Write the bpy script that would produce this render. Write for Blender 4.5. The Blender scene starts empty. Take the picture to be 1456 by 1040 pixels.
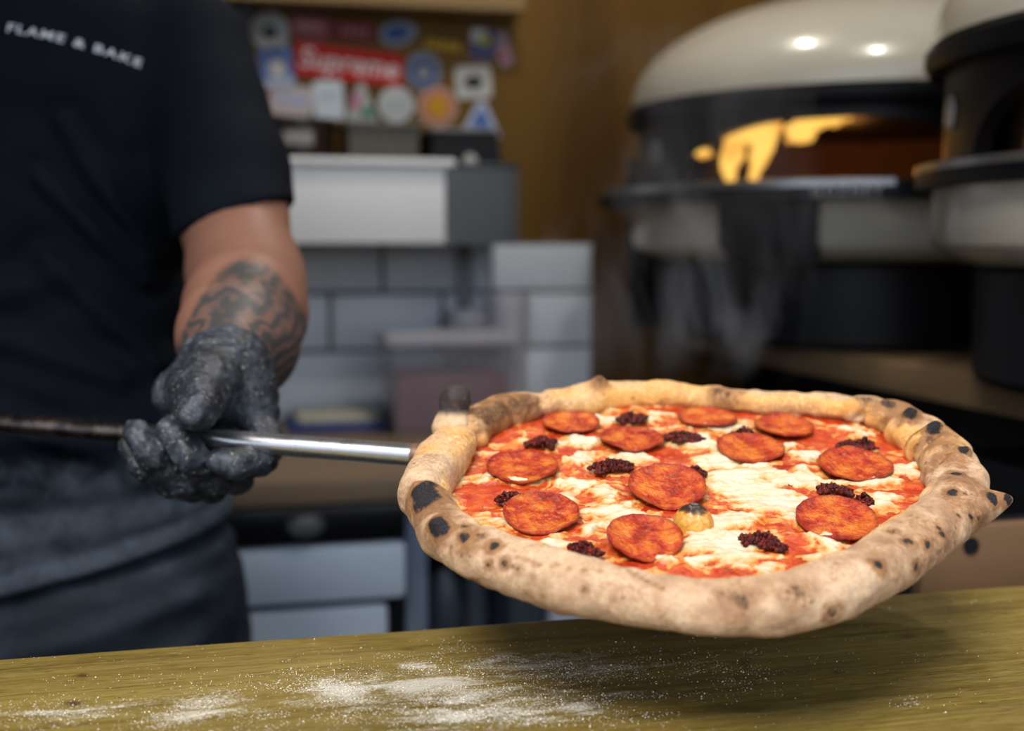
import bpy, bmesh, math, random
import numpy as np
from mathutils import Vector, Matrix

random.seed(7)
np.random.seed(7)
SC = bpy.context.scene
COL = SC.collection
PI = math.pi

# ------------------------------------------------------------------ camera
FPX = 1820.0                       # focal length in pixels of the 1456 px frame
YAW = math.radians(14.0)
PITCH = math.radians(5.34)
CAM = np.array([0.0, 0.0, 1.25])
RIGHT = np.array([math.cos(YAW), -math.sin(YAW), 0.0])
FH = np.array([math.sin(YAW), math.cos(YAW), 0.0])
UPZ = np.array([0.0, 0.0, 1.0])
FWD = FH * math.cos(PITCH) - UPZ * math.sin(PITCH)
UP = FH * math.sin(PITCH) + UPZ * math.cos(PITCH)


def ray(px, py):
    return FWD + (px - 728.0) / FPX * RIGHT + (520.0 - py) / FPX * UP


def P(px, py, d):
    return CAM + d * ray(px, py)


def on_plane(px, py, p0, n):
    r = ray(px, py)
    t = np.dot(np.asarray(p0) - CAM, n) / np.dot(r, n)
    return CAM + t * r


def at_y(px, py, Y):
    return on_plane(px, py, (0, Y, 0), np.array([0, 1.0, 0]))


def at_x(px, py, X):
    return on_plane(px, py, (X, 0, 0), np.array([1.0, 0, 0]))


def at_z(px, py, Z):
    return on_plane(px, py, (0, 0, Z), np.array([0, 0, 1.0]))


def project(v):
    q = np.asarray(v) - CAM
    d = q @ FWD
    return 728 + FPX * (q @ RIGHT) / d, 520 - FPX * (q @ UP) / d, d


cam_data = bpy.data.cameras.new('camera')
cam = bpy.data.objects.new('camera', cam_data)
COL.objects.link(cam)
cam_data.sensor_width = 36.0
cam_data.lens = FPX / 1456.0 * 36.0
cam_data.clip_start = 0.02
m = Matrix((RIGHT, UP, -FWD)).transposed().to_4x4()
m.translation = Vector(CAM)
cam.matrix_world = m
cam_data.dof.use_dof = True
cam_data.dof.focus_distance = 0.715
cam_data.dof.aperture_fstop = 3.9
SC.camera = cam

# ------------------------------------------------------------------ noise
def _h(ix, iy, iz, seed):
    n = (ix * 374761393 + iy * 668265263 + iz * 2147483647 + seed * 1274126177) & 0xffffffff
    n = ((n ^ (n >> 13)) * 1274126177) & 0xffffffff
    n = ((n ^ (n >> 16)) * 2246822519) & 0xffffffff
    return ((n ^ (n >> 15)) & 0xffff) / 65535.0


def vnoise(x, y, z, seed=0):
    x = np.asarray(x, float); y = np.asarray(y, float) + 0 * x; z = np.asarray(z, float) + 0 * x
    ix = np.floor(x).astype(np.int64); iy = np.floor(y).astype(np.int64); iz = np.floor(z).astype(np.int64)
    fx, fy, fz = x - ix, y - iy, z - iz
    fx = fx * fx * (3 - 2 * fx); fy = fy * fy * (3 - 2 * fy); fz = fz * fz * (3 - 2 * fz)
    r = 0
    for a in (0, 1):
        for b in (0, 1):
            for c in (0, 1):
                w = (fx if a else 1 - fx) * (fy if b else 1 - fy) * (fz if c else 1 - fz)
                r = r + w * _h(ix + a, iy + b, iz + c, seed)
    return r * 2 - 1


def fbm(x, y, z, seed=0, octv=4, gain=0.5):
    s, a, f = 0, 1.0, 1.0
    for k in range(octv):
        s = s + a * vnoise(np.asarray(x) * f, np.asarray(y) * f, np.asarray(z) * f, seed + k * 17)
        a *= gain; f *= 2.03
    return s


def sstep(a, b, x):
    t = np.clip((x - a) / (b - a), 0, 1)
    return t * t * (3 - 2 * t)


# ------------------------------------------------------------------ objects
def mesh_obj(name, verts, faces, mat=None, parent=None, smooth=True, mats=None, fmat=None):
    me = bpy.data.meshes.new(name)
    verts = np.asarray(verts, float).reshape(-1, 3)
    org = np.zeros(3)
    if parent is None:
        org = np.array([(verts[:, 0].min() + verts[:, 0].max()) / 2,
                        (verts[:, 1].min() + verts[:, 1].max()) / 2, verts[:, 2].min()])
        vv = verts - org
    elif is_local(parent):
        vv = verts
    else:
        vv = verts - np.array(world_origin(parent))
    if isinstance(faces, np.ndarray):
        k = faces.shape[1]
        me.vertices.add(len(vv)); me.vertices.foreach_set('co', vv.ravel())
        me.loops.add(faces.size); me.loops.foreach_set('vertex_index', faces.ravel().astype(np.int32))
        me.polygons.add(len(faces))
        me.polygons.foreach_set('loop_start', np.arange(0, faces.size, k, dtype=np.int32))
        me.polygons.foreach_set('loop_total', np.full(len(faces), k, dtype=np.int32))
        me.update(calc_edges=True)
        me.validate()
    else:
        me.from_pydata([tuple(v) for v in vv], [], [tuple(int(i) for i in f) for f in faces])
        me.validate()
    if smooth:
        me.polygons.foreach_set('use_smooth', [True] * len(me.polygons))
    for mm in (mats or ([mat] if mat else [])):
        me.materials.append(mm)
    if fmat is not None:
        me.polygons.foreach_set('material_index', np.asarray(fmat, np.int32))
    o = bpy.data.objects.new(name, me)
    COL.objects.link(o)
    o.location = org
    if parent is not None:
        o.parent = parent
    return o


def is_local(o):
    while o is not None:
        if o.get('_local'): return True
        o = o.parent
    return False


def world_origin(o):
    v = Vector(o.location)
    while o.parent is not None:
        o = o.parent
        v = v + Vector(o.location)
    return v


def attr(o, name, vals):
    a = o.data.attributes.new(name, 'FLOAT', 'POINT')
    a.data.foreach_set('value', np.asarray(vals, np.float32))


def cattr(o, name, rgb):
    a = o.data.attributes.new(name, 'FLOAT_COLOR', 'POINT')
    rgb = np.asarray(rgb, np.float32)
    rgba = np.ones((len(rgb), 4), np.float32); rgba[:, :3] = rgb
    a.data.foreach_set('color', rgba.ravel())


def tag(o, label, cat, group=None, kind=None):
    o['label'] = label
    o['category'] = cat
    if group: o['group'] = group
    if kind: o['kind'] = kind
    return o


def structure(o):
    o['kind'] = 'structure'
    return o


def thing(name, label, cat, loc, rotz=0.0, group=None):
    e = bpy.data.objects.new(name, None)
    COL.objects.link(e)
    e.empty_display_size = 0.05
    e.location = tuple(loc)
    e.rotation_euler = (0, 0, rotz)
    return tag(e, label, cat, group)


class MB:
    """collects shapes, then links them as one mesh object"""
    def __init__(s):
        s.v = []; s.f = []; s.n = 0

    def add(s, verts, faces):
        s.v.extend([tuple(map(float, q)) for q in verts])
        s.f.extend([tuple(i + s.n for i in f) for f in faces])
        s.n += len(verts)

    def bm(s, bm, M=None):
        bm.verts.ensure_lookup_table()
        bm.verts.index_update()
        vs = [(M @ v.co if M else v.co) for v in bm.verts]
        s.add(vs, [[v.index for v in f.verts] for f in bm.faces])
        bm.free()

    def box(s, c, size, bev=0.0, seg=2, M=None):
        bm = bmesh.new()
        bmesh.ops.create_cube(bm, size=1.0)
        bmesh.ops.scale(bm, vec=Vector(size), verts=bm.verts)
        if bev > 0:
            bmesh.ops.bevel(bm, geom=bm.edges[:], offset=bev, segments=seg, profile=0.6, affect='EDGES')
        T = Matrix.Translation(Vector(c))
        s.bm(bm, T @ M if M is not None else T)

    def box2(s, a, b, bev=0.0, seg=2):
        a = np.asarray(a, float); b = np.asarray(b, float)
        s.box((a + b) / 2, np.abs(b - a), bev, seg)

    def tube(s, pts, rad, n=16, cap=True):
        pts = [np.asarray(p, float) for p in pts]
        if not hasattr(rad, '__len__'): rad = [rad] * len(pts)
        rings = []
        t0 = pts[1] - pts[0]
        ref = np.array([0, 0, 1.0]) if abs(t0[2]) < 0.9 * np.linalg.norm(t0) else np.array([1.0, 0, 0])
        for i, p in enumerate(pts):
            t = pts[min(i + 1, len(pts) - 1)] - pts[max(i - 1, 0)]
            t = t / np.linalg.norm(t)
            a = np.cross(t, ref); a /= np.linalg.norm(a); b = np.cross(a, t)
            rings.append([p + rad[i] * (math.cos(k * 2 * PI / n) * a + math.sin(k * 2 * PI / n) * b) for k in range(n)])
        vs = [q for r in rings for q in r]
        fs = []
        for i in range(len(pts) - 1):
            for k in range(n):
                fs.append((i * n + k, i * n + (k + 1) % n, (i + 1) * n + (k + 1) % n, (i + 1) * n + k))
        if cap:
            fs.append(tuple(range(n - 1, -1, -1)))
            fs.append(tuple((len(pts) - 1) * n + k for k in range(n)))
        s.add(vs, fs)

    def lathe(s, prof, n=48, c=(0, 0, 0), a0=0.0, a1=2 * PI, sx=1.0, sy=1.0):
        full = abs(a1 - a0 - 2 * PI) < 1e-6
        m_ = n if full else n + 1
        vs = []
        for k in range(m_):
            a = a0 + (a1 - a0) * k / n
            for r, z in prof:
                vs.append((c[0] + sx * r * math.cos(a), c[1] + sy * r * math.sin(a), c[2] + z))
        q = len(prof); fs = []
        for k in range(n):
            k2 = (k + 1) % m_
            for j in range(q - 1):
                fs.append((k * q + j, k2 * q + j, k2 * q + j + 1, k * q + j + 1))
        s.add(vs, fs)

    def prism(s, poly, z0, z1, M=None):
        n = len(poly)
        vs = [Vector((x, y, z0)) for x, y in poly] + [Vector((x, y, z1)) for x, y in poly]
        if M is not None: vs = [M @ v for v in vs]
        fs = [tuple(range(n - 1, -1, -1)), tuple(range(n, 2 * n))]
        fs += [(i, (i + 1) % n, n + (i + 1) % n, n + i) for i in range(n)]
        s.add(vs, fs)

    def build(s, name, mat=None, parent=None, smooth=False, ang=35, fix=True):
        o = mesh_obj(name, s.v, s.f, mat, parent, smooth=True)
        if fix:
            bm = bmesh.new(); bm.from_mesh(o.data)
            bmesh.ops.recalc_face_normals(bm, faces=bm.faces)
            if not smooth:
                for e in bm.edges:
                    if len(e.link_faces) == 2 and e.calc_face_angle(0) > math.radians(ang):
                        e.smooth = False
            bm.to_mesh(o.data); bm.free()
        return o


# ------------------------------------------------------------------ implicit surfaces
def surface_nets(f, lo, hi, h):
    lo = np.asarray(lo, float); hi = np.asarray(hi, float)
    n = np.ceil((hi - lo) / h).astype(int) + 1
    gx, gy, gz = np.meshgrid(*[lo[i] + h * np.arange(n[i]) for i in range(3)], indexing='ij')
    v = f(gx, gy, gz)
    v[0] = v[-1] = 1; v[:, 0] = v[:, -1] = 1; v[:, :, 0] = v[:, :, -1] = 1
    ins = v < 0
    c = [ins[a:n[0] - 1 + a, b:n[1] - 1 + b, d:n[2] - 1 + d] for a in (0, 1) for b in (0, 1) for d in (0, 1)]
    cnt = sum(q.astype(np.int8) for q in c)
    act = (cnt > 0) & (cnt < 8)
    idx = -np.ones(act.shape, np.int64)
    ai = np.argwhere(act)
    idx[act] = np.arange(len(ai))
    acc = np.zeros((len(ai), 3)); num = np.zeros(len(ai))
    corners = [(a, b, d) for a in (0, 1) for b in (0, 1) for d in (0, 1)]
    for p in corners:
        for ax in range(3):
            if p[ax] == 1: continue
            q = list(p); q[ax] = 1
            va = v[ai[:, 0] + p[0], ai[:, 1] + p[1], ai[:, 2] + p[2]]
            vb = v[ai[:, 0] + q[0], ai[:, 1] + q[1], ai[:, 2] + q[2]]
            cr = (va < 0) != (vb < 0)
            t = np.where(cr, va / np.where(cr, va - vb, 1), 0)
            pt = np.tile(np.array(p, float), (len(ai), 1)); pt[:, ax] += t
            acc[cr] += pt[cr]; num[cr] += 1
    verts = lo + h * (ai + acc / np.maximum(num, 1)[:, None])
    quads = []
    for ax in range(3):
        o1, o2 = [(1, 2), (2, 0), (0, 1)][ax]
        sl_a = [slice(1, -1)] * 3; sl_b = [slice(1, -1)] * 3
        sl_a[ax] = slice(0, -1); sl_b[ax] = slice(1, None)
        A = ins[tuple(sl_a)]; B = ins[tuple(sl_b)]
        for sign in (0, 1):
            e = np.argwhere(A & ~B) if sign == 0 else np.argwhere(~A & B)
            if not len(e): continue
            base = e.copy()
            for k in range(3):
                if k != ax: base[:, k] += 1
            def cell(d1, d2):
                q = base.copy(); q[:, o1] -= d1; q[:, o2] -= d2
                return idx[q[:, 0], q[:, 1], q[:, 2]]
            q4 = [cell(1, 1), cell(0, 1), cell(0, 0), cell(1, 0)]
            if sign == 1: q4 = q4[::-1]
            quads.append(np.stack(q4, 1))
    quads = np.concatenate(quads)
    quads = quads[(quads >= 0).all(1)]
    return verts, quads


def smin(a, b, k):
    h = np.clip(0.5 + 0.5 * (b - a) / k, 0, 1)
    return b + (a - b) * h - k * h * (1 - h)


def smax(a, b, k):
    return -smin(-a, -b, k)


def caps(x, y, z, a, b, ra, rb):
    a = np.asarray(a, float); b = np.asarray(b, float)
    d = b - a
    L2 = max(float(d @ d), 1e-12)
    t = np.clip(((x - a[0]) * d[0] + (y - a[1]) * d[1] + (z - a[2]) * d[2]) / L2, 0, 1)
    r = ra + (rb - ra) * t
    return np.sqrt((x - a[0] - t * d[0]) ** 2 + (y - a[1] - t * d[1]) ** 2 + (z - a[2] - t * d[2]) ** 2) - r


def chain(x, y, z, pts, rad, k=0.004):
    d = None
    for i in range(len(pts) - 1):
        c = caps(x, y, z, pts[i], pts[i + 1], rad[i], rad[i + 1])
        d = c if d is None else smin(d, c, k)
    return d


def ell(x, y, z, c, r, k=None):
    q = np.sqrt(((x - c[0]) / r[0]) ** 2 + ((y - c[1]) / r[1]) ** 2 + ((z - c[2]) / r[2]) ** 2)
    return (q - 1) * min(r)


# ------------------------------------------------------------------ materials
class NT:
    def __init__(s, name):
        s.m = bpy.data.materials.new(name); s.m.use_nodes = True
        s.t = s.m.node_tree; s.t.nodes.clear()
        s.out = s.t.nodes.new('ShaderNodeOutputMaterial')
        s.p = s.t.nodes.new('ShaderNodeBsdfPrincipled')
        s.t.links.new(s.p.outputs[0], s.out.inputs[0])
        s.tc = s.t.nodes.new('ShaderNodeTexCoord')

    def n(s, typ, **kw):
        nd = s.t.nodes.new(typ)
        for k, v in kw.items():
            if k == 'i':
                for kk, vv in v.items(): s.set(nd.inputs[kk], vv)
            else: setattr(nd, k, v)
        return nd

    def set(s, sock, v):
        if hasattr(v, 'is_output') or isinstance(v, bpy.types.NodeSocket): s.t.links.new(v, sock)
        elif isinstance(v, (tuple, list)) and len(v) == 3 and sock.type == 'RGBA': sock.default_value = (*v, 1)
        else: sock.default_value = v

    def S(s, **kw):
        for k, v in kw.items(): s.set(s.p.inputs[k.replace('_', ' ')], v)

    def co(s, sc=(1, 1, 1), rot=(0, 0, 0), which='Object'):
        mp = s.n('ShaderNodeMapping')
        s.t.links.new(s.tc.outputs[which], mp.inputs[0])
        mp.inputs['Scale'].default_value = sc; mp.inputs['Rotation'].default_value = rot
        return mp.outputs[0]

    def noise(s, scale, detail=4, rough=0.55, vec=None, dist=0.0):
        nd = s.n('ShaderNodeTexNoise')
        nd.inputs['Scale'].default_value = scale; nd.inputs['Detail'].default_value = detail
        nd.inputs['Roughness'].default_value = rough; nd.inputs['Distortion'].default_value = dist
        s.t.links.new(vec if vec is not None else s.tc.outputs['Object'], nd.inputs['Vector'])
        return nd.outputs['Fac']

    def vor(s, scale, vec=None, feature='F1', out='Distance'):
        nd = s.n('ShaderNodeTexVoronoi', feature=feature)
        nd.inputs['Scale'].default_value = scale
        s.t.links.new(vec if vec is not None else s.tc.outputs['Object'], nd.inputs['Vector'])
        return nd.outputs[out]

    def ramp(s, fac, stops, interp='LINEAR'):
        nd = s.n('ShaderNodeValToRGB')
        s.set(nd.inputs[0], fac)
        cr = nd.color_ramp; cr.interpolation = interp
        while len(cr.elements) < len(stops): cr.elements.new(0.5)
        for e, (p, c) in zip(cr.elements, stops):
            e.position = p
            e.color = (*c, 1) if hasattr(c, '__len__') else (c, c, c, 1)
        return nd.outputs[0]

    def mix(s, fac, a, b, blend='MIX'):
        nd = s.n('ShaderNodeMix', data_type='RGBA', blend_type=blend)
        s.set(nd.inputs[0], fac); s.set(nd.inputs[6], a); s.set(nd.inputs[7], b)
        return nd.outputs[2]

    def math(s, op, a, b=0.0, clamp=False):
        nd = s.n('ShaderNodeMath', operation=op, use_clamp=clamp)
        s.set(nd.inputs[0], a); s.set(nd.inputs[1], b)
        return nd.outputs[0]

    def attr(s, name, out='Fac'):
        nd = s.n('ShaderNodeAttribute', attribute_name=name)
        return nd.outputs[out]

    def bump(s, h, strength=0.3, dist=0.001, prev=None):
        nd = s.n('ShaderNodeBump')
        nd.inputs['Strength'].default_value = strength; nd.inputs['Distance'].default_value = dist
        s.set(nd.inputs['Height'], h)
        if prev is not None: s.t.links.new(prev, nd.inputs['Normal'])
        s.t.links.new(nd.outputs[0], s.p.inputs['Normal'])
        return nd.outputs[0]


def pmat(name, c1, c2=None, scale=20, rough=0.5, metal=0.0, bump=0.0, bscale=None, stretch=(1, 1, 1), coat=0.0, spec=0.5, lo=0.35, hi=0.65):
    t = NT(name)
    if c2 is None: c2 = tuple(min(1, c * 0.86) for c in c1)
    v = t.co(stretch)
    f = t.noise(scale, 5, 0.6, v)
    t.S(Base_Color=t.ramp(f, [(lo, c1), (hi, c2)]), Roughness=rough, Metallic=metal, Coat_Weight=coat, Specular_IOR_Level=spec)
    if bump: t.bump(t.noise(bscale or scale * 4, 4, 0.6, v), bump, 0.002)
    return t.m


def wood(name, c1, c2, c3, axis='X', scale=6.0, rough=0.55, bump=0.15):
    t = NT(name)
    st = {'X': (0.12, 1, 1), 'Y': (1, 0.12, 1), 'Z': (1, 1, 0.12)}[axis]
    v = t.co(st)
    n1 = t.noise(scale, 6, 0.6, v, 0.8)
    n2 = t.noise(scale * 9, 4, 0.6, t.co({'X': (0.04, 1, 1), 'Y': (1, 0.04, 1), 'Z': (1, 1, 0.04)}[axis]))
    c = t.ramp(n1, [(0.28, c1), (0.5, c2), (0.75, c3)])
    c = t.mix(t.math('MULTIPLY', n2, 0.55), c, c1)
    t.S(Base_Color=c, Roughness=rough, Specular_IOR_Level=0.2)
    t.bump(n2, bump, 0.002)
    return t.m
# ================================================================== PIZZA
ALPHA = math.radians(11.6)
PC = P(985, 700, 0.74)
E1 = RIGHT
E2 = math.cos(ALPHA) * FH + math.sin(ALPHA) * UPZ
EN = -math.sin(ALPHA) * FH + math.cos(ALPHA) * UPZ


def uv_of(px, py, h=0.0):
    q = on_plane(px, py, PC + EN * h, EN) - PC
    return np.array([q @ E1, q @ E2])


def W(u, v, h=0.0):
    u = np.asarray(u, float)
    return PC + u[..., None] * E1 + np.asarray(v)[..., None] * E2 + np.asarray(h + 0 * u)[..., None] * EN


pizza = thing('pizza', 'pepperoni pizza with a blistered charred crust on a long-handled peel', 'pizza', PC)

# ---- crust: a closed tube with its own cross-section all the way round
# pixel of the tube's axis, half width, half height (cm), in order round the pie
CTRL = [(606, 697, 1.55, 1.45), (617, 735, 1.45, 1.35), (652, 772, 1.45, 1.35), (710, 801, 1.5, 1.4), (790, 826, 1.5, 1.45),
        (880, 846, 1.5, 1.45), (965, 861, 1.5, 1.4), (1050, 866, 1.5, 1.4), (1130, 857, 1.6, 1.5), (1210, 826, 1.6, 1.5),
        (1280, 786, 1.65, 1.5), (1340, 742, 1.75, 1.45), (1362, 702, 1.75, 1.35), (1345, 660, 1.7, 1.3), (1310, 624, 1.7, 1.3),
        (1262, 596, 1.5, 1.2), (1195, 581, 1.2, 0.95), (1120, 575, 1.05, 0.8), (1040, 571, 1.0, 0.85), (960, 564, 1.1, 1.0),
        (880, 564, 1.2, 1.05), (800, 574, 1.25, 0.95), (735, 584, 1.3, 1.05), (682, 603, 1.5, 1.15), (636, 645, 1.65, 1.25)]
H0 = 0.005
cuv = np.array([uv_of(a, b, H0) for a, b, _, _ in CTRL])
cwh = np.array([(w, h) for _, _, w, h in CTRL]) / 100.0


def cat_closed(pts, N):
    pts = np.asarray(pts, float); n = len(pts)
    t = np.arange(N) * n / N
    i = np.floor(t).astype(int); f = (t - i)[:, None]
    p0, p1, p2, p3 = pts[(i - 1) % n], pts[i % n], pts[(i + 1) % n], pts[(i + 2) % n]
    return 0.5 * (2 * p1 + (p2 - p0) * f + (2 * p0 - 5 * p1 + 4 * p2 - p3) * f ** 2 + (3 * p1 - p0 - 3 * p2 + p3) * f ** 3)


NT_, NP_ = 1500, 110
cc = cat_closed(np.hstack([cuv, cwh]), NT_ * 4)
seg = np.linalg.norm(np.roll(cc[:, :2], -1, 0) - cc[:, :2], axis=1)
s_ = np.concatenate([[0], np.cumsum(seg)[:-1]]); Ltot = seg.sum()
tgt = np.arange(NT_) * Ltot / NT_
cc = np.stack([np.interp(tgt, np.append(s_, Ltot), np.append(cc[:, k], cc[0, k])) for k in range(4)], 1)
tan = np.roll(cc[:, :2], -3, 0) - np.roll(cc[:, :2], 3, 0)
tan /= np.linalg.norm(tan, axis=1)[:, None]
nrm = np.stack([tan[:, 1], -tan[:, 0]], 1)
ctr = cc[:, :2].mean(0)
if ((cc[:, :2] - ctr) * nrm).sum() < 0: nrm = -nrm
ph = np.arange(NP_) * 2 * PI / NP_
ang = np.arange(NT_) * 2 * PI / NT_
wv = cc[:, 2] * (1 + 0.07 * vnoise(np.cos(ang) * 4, np.sin(ang) * 4, 0, 5) + 0.05 * vnoise(np.cos(ang) * 11, np.sin(ang) * 11, 0, 6))
hv = cc[:, 3] * (1 + 0.07 * vnoise(np.cos(ang) * 5, np.sin(ang) * 5, 3, 8))
cs = np.cos(ph); sn = np.sin(ph)
pw = 0.88
rad = np.sign(cs) * np.abs(cs) ** pw; hgt = np.sign(sn) * np.abs(sn) ** pw
hgt = np.where(hgt < 0, hgt * 0.86, hgt)
# where the dough was folded over itself: creases running slantwise across the rim
sarc = np.arange(NT_) * Ltot / NT_
CR = np.ones((NT_, NP_)); CRB = np.zeros((NT_, NP_))
for px, py, sl, sg, am in [(1258, 588, .006, .0022, .20), (1298, 612, .007, .0022, .46), (1326, 640, .007, .0024, .46), (1352, 676, .004, .002, .22), (1208, 580, .003, .003, .16), (1150, 576, .002, .0025, .12), (770, 578, .004, .0025, .16), (702, 592, -.004, .0025, .16), (652, 622, .004, .003, .20), (612, 716, .0, .003, .10), (655, 776, .006, .003, .12), (915, 560, .004, .004, .10), (1000, 566, -.004, .004, .12)]:
    cuv_ = uv_of(px, py, H0)
    k0 = np.argmin(((cc[:, :2] - cuv_) ** 2).sum(1))
    dsg = sarc - sarc[k0]; dsg = (dsg + Ltot / 2) % Ltot - Ltot / 2
    e_ = dsg[:, None] + sl * rad[None, :]
    lobe = np.where(e_ > 0, np.exp(-(e_ / (sg * 2.6)) ** 2), np.exp(-(e_ / sg) ** 2))
    if am > .3: CRB = np.maximum(CRB, np.exp(-((e_ + sg * 2.4) / (sg * 1.5)) ** 2) * sstep(-.2, .5, hgt)[None, :])
    CR *= 1 - am * lobe + .35 * am * np.exp(-((e_ + sg * 3.2) / (sg * 2.2)) ** 2)
WJ = wv[:, None] * rad[None, :] * CR; HJ = hv[:, None] * hgt[None, :] * CR
U = cc[:, 0][:, None] + nrm[:, 0][:, None] * WJ
V = cc[:, 1][:, None] + nrm[:, 1][:, None] * WJ
Hh = H0 + HJ + 0 * U
X3 = np.stack([U, V, Hh], -1)


def grid_normals(X):
    du = np.roll(X, -1, 0) - np.roll(X, 1, 0)
    dv = np.roll(X, -1, 1) - np.roll(X, 1, 1)
    n = np.cross(du, dv)
    n /= np.linalg.norm(n, axis=-1)[..., None] + 1e-12
    axis = np.stack([cc[:, 0], cc[:, 1], np.full(NT_, H0)], -1)[:, None, :]
    if ((X - axis) * n).sum() < 0: n = -n
    return n


Nn = grid_normals(X3)
lump = fbm(U * 38, V * 38, Hh * 38, 3, 3) * 0.0016 + fbm(U * 160, V * 160, Hh * 160, 9, 3) * 0.00035
X3 = X3 + Nn * lump[..., None]


def to_world(X):
    return PC + X[..., 0:1] * E1 + X[..., 1:2] * E2 + X[..., 2:3] * EN


def spot(px, py, X, N):
    """crust point the photograph shows at this pixel"""
    w = to_world(X); x, y, d = project(w)
    view = CAM - w
    nw = N[..., 0:1] * E1 + N[..., 1:2] * E2 + N[..., 2:3] * EN
    front = (view * nw).sum(-1) > 0
    pd = np.hypot(x - px, y - py)
    cost = np.where(front, np.maximum(pd - 4, 0) * 0.01 + d, 1e9)
    i = np.unravel_index(np.argmin(cost), cost.shape)
    return X[i], N[i]


# blisters and folds
for px, py, r, hgt_ in [(604, 695, 15, 4.5), (620, 747, 8.5, 6), (853, 545, 9, 7.5), (712, 574, 17, 4), (950, 552, 22, 2.5), (1226, 574, 20, 5),
                        (1330, 607, 12, 5.5), (1348, 640, 13, 5), (1300, 590, 9, 3), (1368, 690, 16, 4), (1290, 582, 6, 3), (1376, 640, 5, 4),
                        (760, 570, 10, 3), (655, 625, 13, 3.5), (1395, 672, 5, 3.5), (905, 545, 12, 2), (790, 570, 8, 2.5), (657, 760, 4, 2), (1030, 556, 10, 2),
                        (1150, 562, 12, 2.0)]:
    p, n = spot(px, py, X3, Nn)
    g = np.exp(-(((X3 - p) ** 2).sum(-1)) / (2 * (r * 0.0005) ** 2))
    X3 = X3 + (n * 0.75 + np.array([0, 0, 0.25])) * (g * hgt_ * 0.001)[..., None]
Nn = grid_normals(X3)
# creases between folds (each a short line across the rim)
for (xa, ya), (xb, yb), wd, dp in [((1303, 640), (1338, 606), 2.2, 3.2), ((1318, 668), (1352, 630), 2.2, 3.5), ((1320, 690), (1345, 655), 2, 2.0), ((1215, 600), (1240, 575), 2, 1.6),
                                   ((640, 625), (690, 618), 2.2, 2.0), ((735, 788), (905, 812), 1.8, 1.2), ((880, 798), (940, 832), 2.0, 1.2), ((668, 590), (640, 604), 2, 2.0), ((770, 575), (780, 560), 2, 1.8),
                                   ((1290, 600), (1310, 590), 1.8, 2.5)]:
    for k in range(9):
        f = k / 8
        p, n = spot(xa + (xb - xa) * f, ya + (yb - ya) * f, X3, Nn)
        g = np.exp(-(((X3 - p) ** 2).sum(-1)) / (2 * (wd * 0.001) ** 2))
        X3 = X3 - Nn * (g * dp * 0.00062)[..., None]
# the pinched point of dough at the right
p, n = spot(1402, 722, X3, Nn)
p2 = np.append(uv_of(1440, 710, p[2]), p[2])
dv_ = p2 - p
g = np.exp(-(((X3 - p) ** 2).sum(-1)) / (2 * 0.0062 ** 2))
X3 = X3 + dv_ * (g ** 1.0)[..., None] * 1.0
Nn = grid_normals(X3)

char = np.zeros(U.shape); brown = np.zeros(U.shape)
NZ = fbm(X3[..., 0] * 150, X3[..., 1] * 150, X3[..., 2] * 150, 61, 3)


def stain(arr, px, py, r, a, soft=0.5):
    p, n = spot(px, py, X3, Nn)
    d = np.sqrt(((X3 - p) ** 2).sum(-1)) / (r * 0.001)
    np.maximum(arr, a * (1 - sstep(1 - soft, 1 + soft, d + .35 * NZ)), out=arr)


for s in [(598, 694, 9, 1), (608, 706, 8, 1), (605, 684, 7, .9), (620, 746, 6.5, 1), (617, 740, 5, 1), (657, 761, 3.2, .9), (705, 772, 2.6, .9), (716, 799, 1.6, .7), (690, 803, 1.4, .7), (735, 806, 1.6, .6),
          (755, 825, 1.2, .6), (792, 800, 1.2, .5), (828, 836, 1.3, .6), (868, 850, 1.0, .5), (770, 850, 1.2, .5), (747, 846, 1.6, .55),
          (1055, 853, 3.6, .62), (1045, 848, 3, .55), (1138, 838, 3.8, .62), (1022, 842, 3, .5), (1249, 799, 2.4, .95), (1268, 752, 3, .75), (1292, 766, 3, .78), (1322, 772, 2.6, .8), (1341, 757, 2.6, .9), (1337, 748, 2, .8),
          (1306, 808, 2.6, .8), (1186, 873, 3, .7), (1356, 698, 3.4, .95), (1359, 670, 3, .95), (1327, 607, 5, 1), (1333, 601, 4, 1), (1290, 580, 6, 1), (1300, 585, 4, .9), (1368, 636, 3, 1), (1410, 702, 3.4, 1), (1414, 712, 2.5, 1),
          (1437, 711, 3.5, 1), (1383, 733, 2.4, .85), (1372, 700, 2, .7), (1341, 630, 3.5, .6), (1322, 625, 4, .6), (1395, 738, 1.6, .8), (1366, 731, 2, .7),
          (690, 590, 7, .6), (702, 584, 8, .62), (718, 578, 8, .62), (735, 573, 8, .62), (750, 567, 7, .58), (705, 592, 6, .45), (675, 596, 5, .45), (728, 582, 6, .45),
          (1020, 551, 4, .6), (1035, 556, 3, .6), (1262, 570, 5, .75), (1232, 563, 5, .6), (853, 535, 4, .55), (662, 745, 2.5, .7), (684, 758, 2.5, .65), (596, 720, 4, .7), (640, 775, 2, .5), (668, 838, 3, .7), (665, 828, 1.6, .5)]:
    stain(char, s[0], s[1], s[2], s[3], 0.45)
    stain(brown, s[0], s[1], s[2] * 1.9 + 1, s[3] * 0.8, 0.6)
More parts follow.
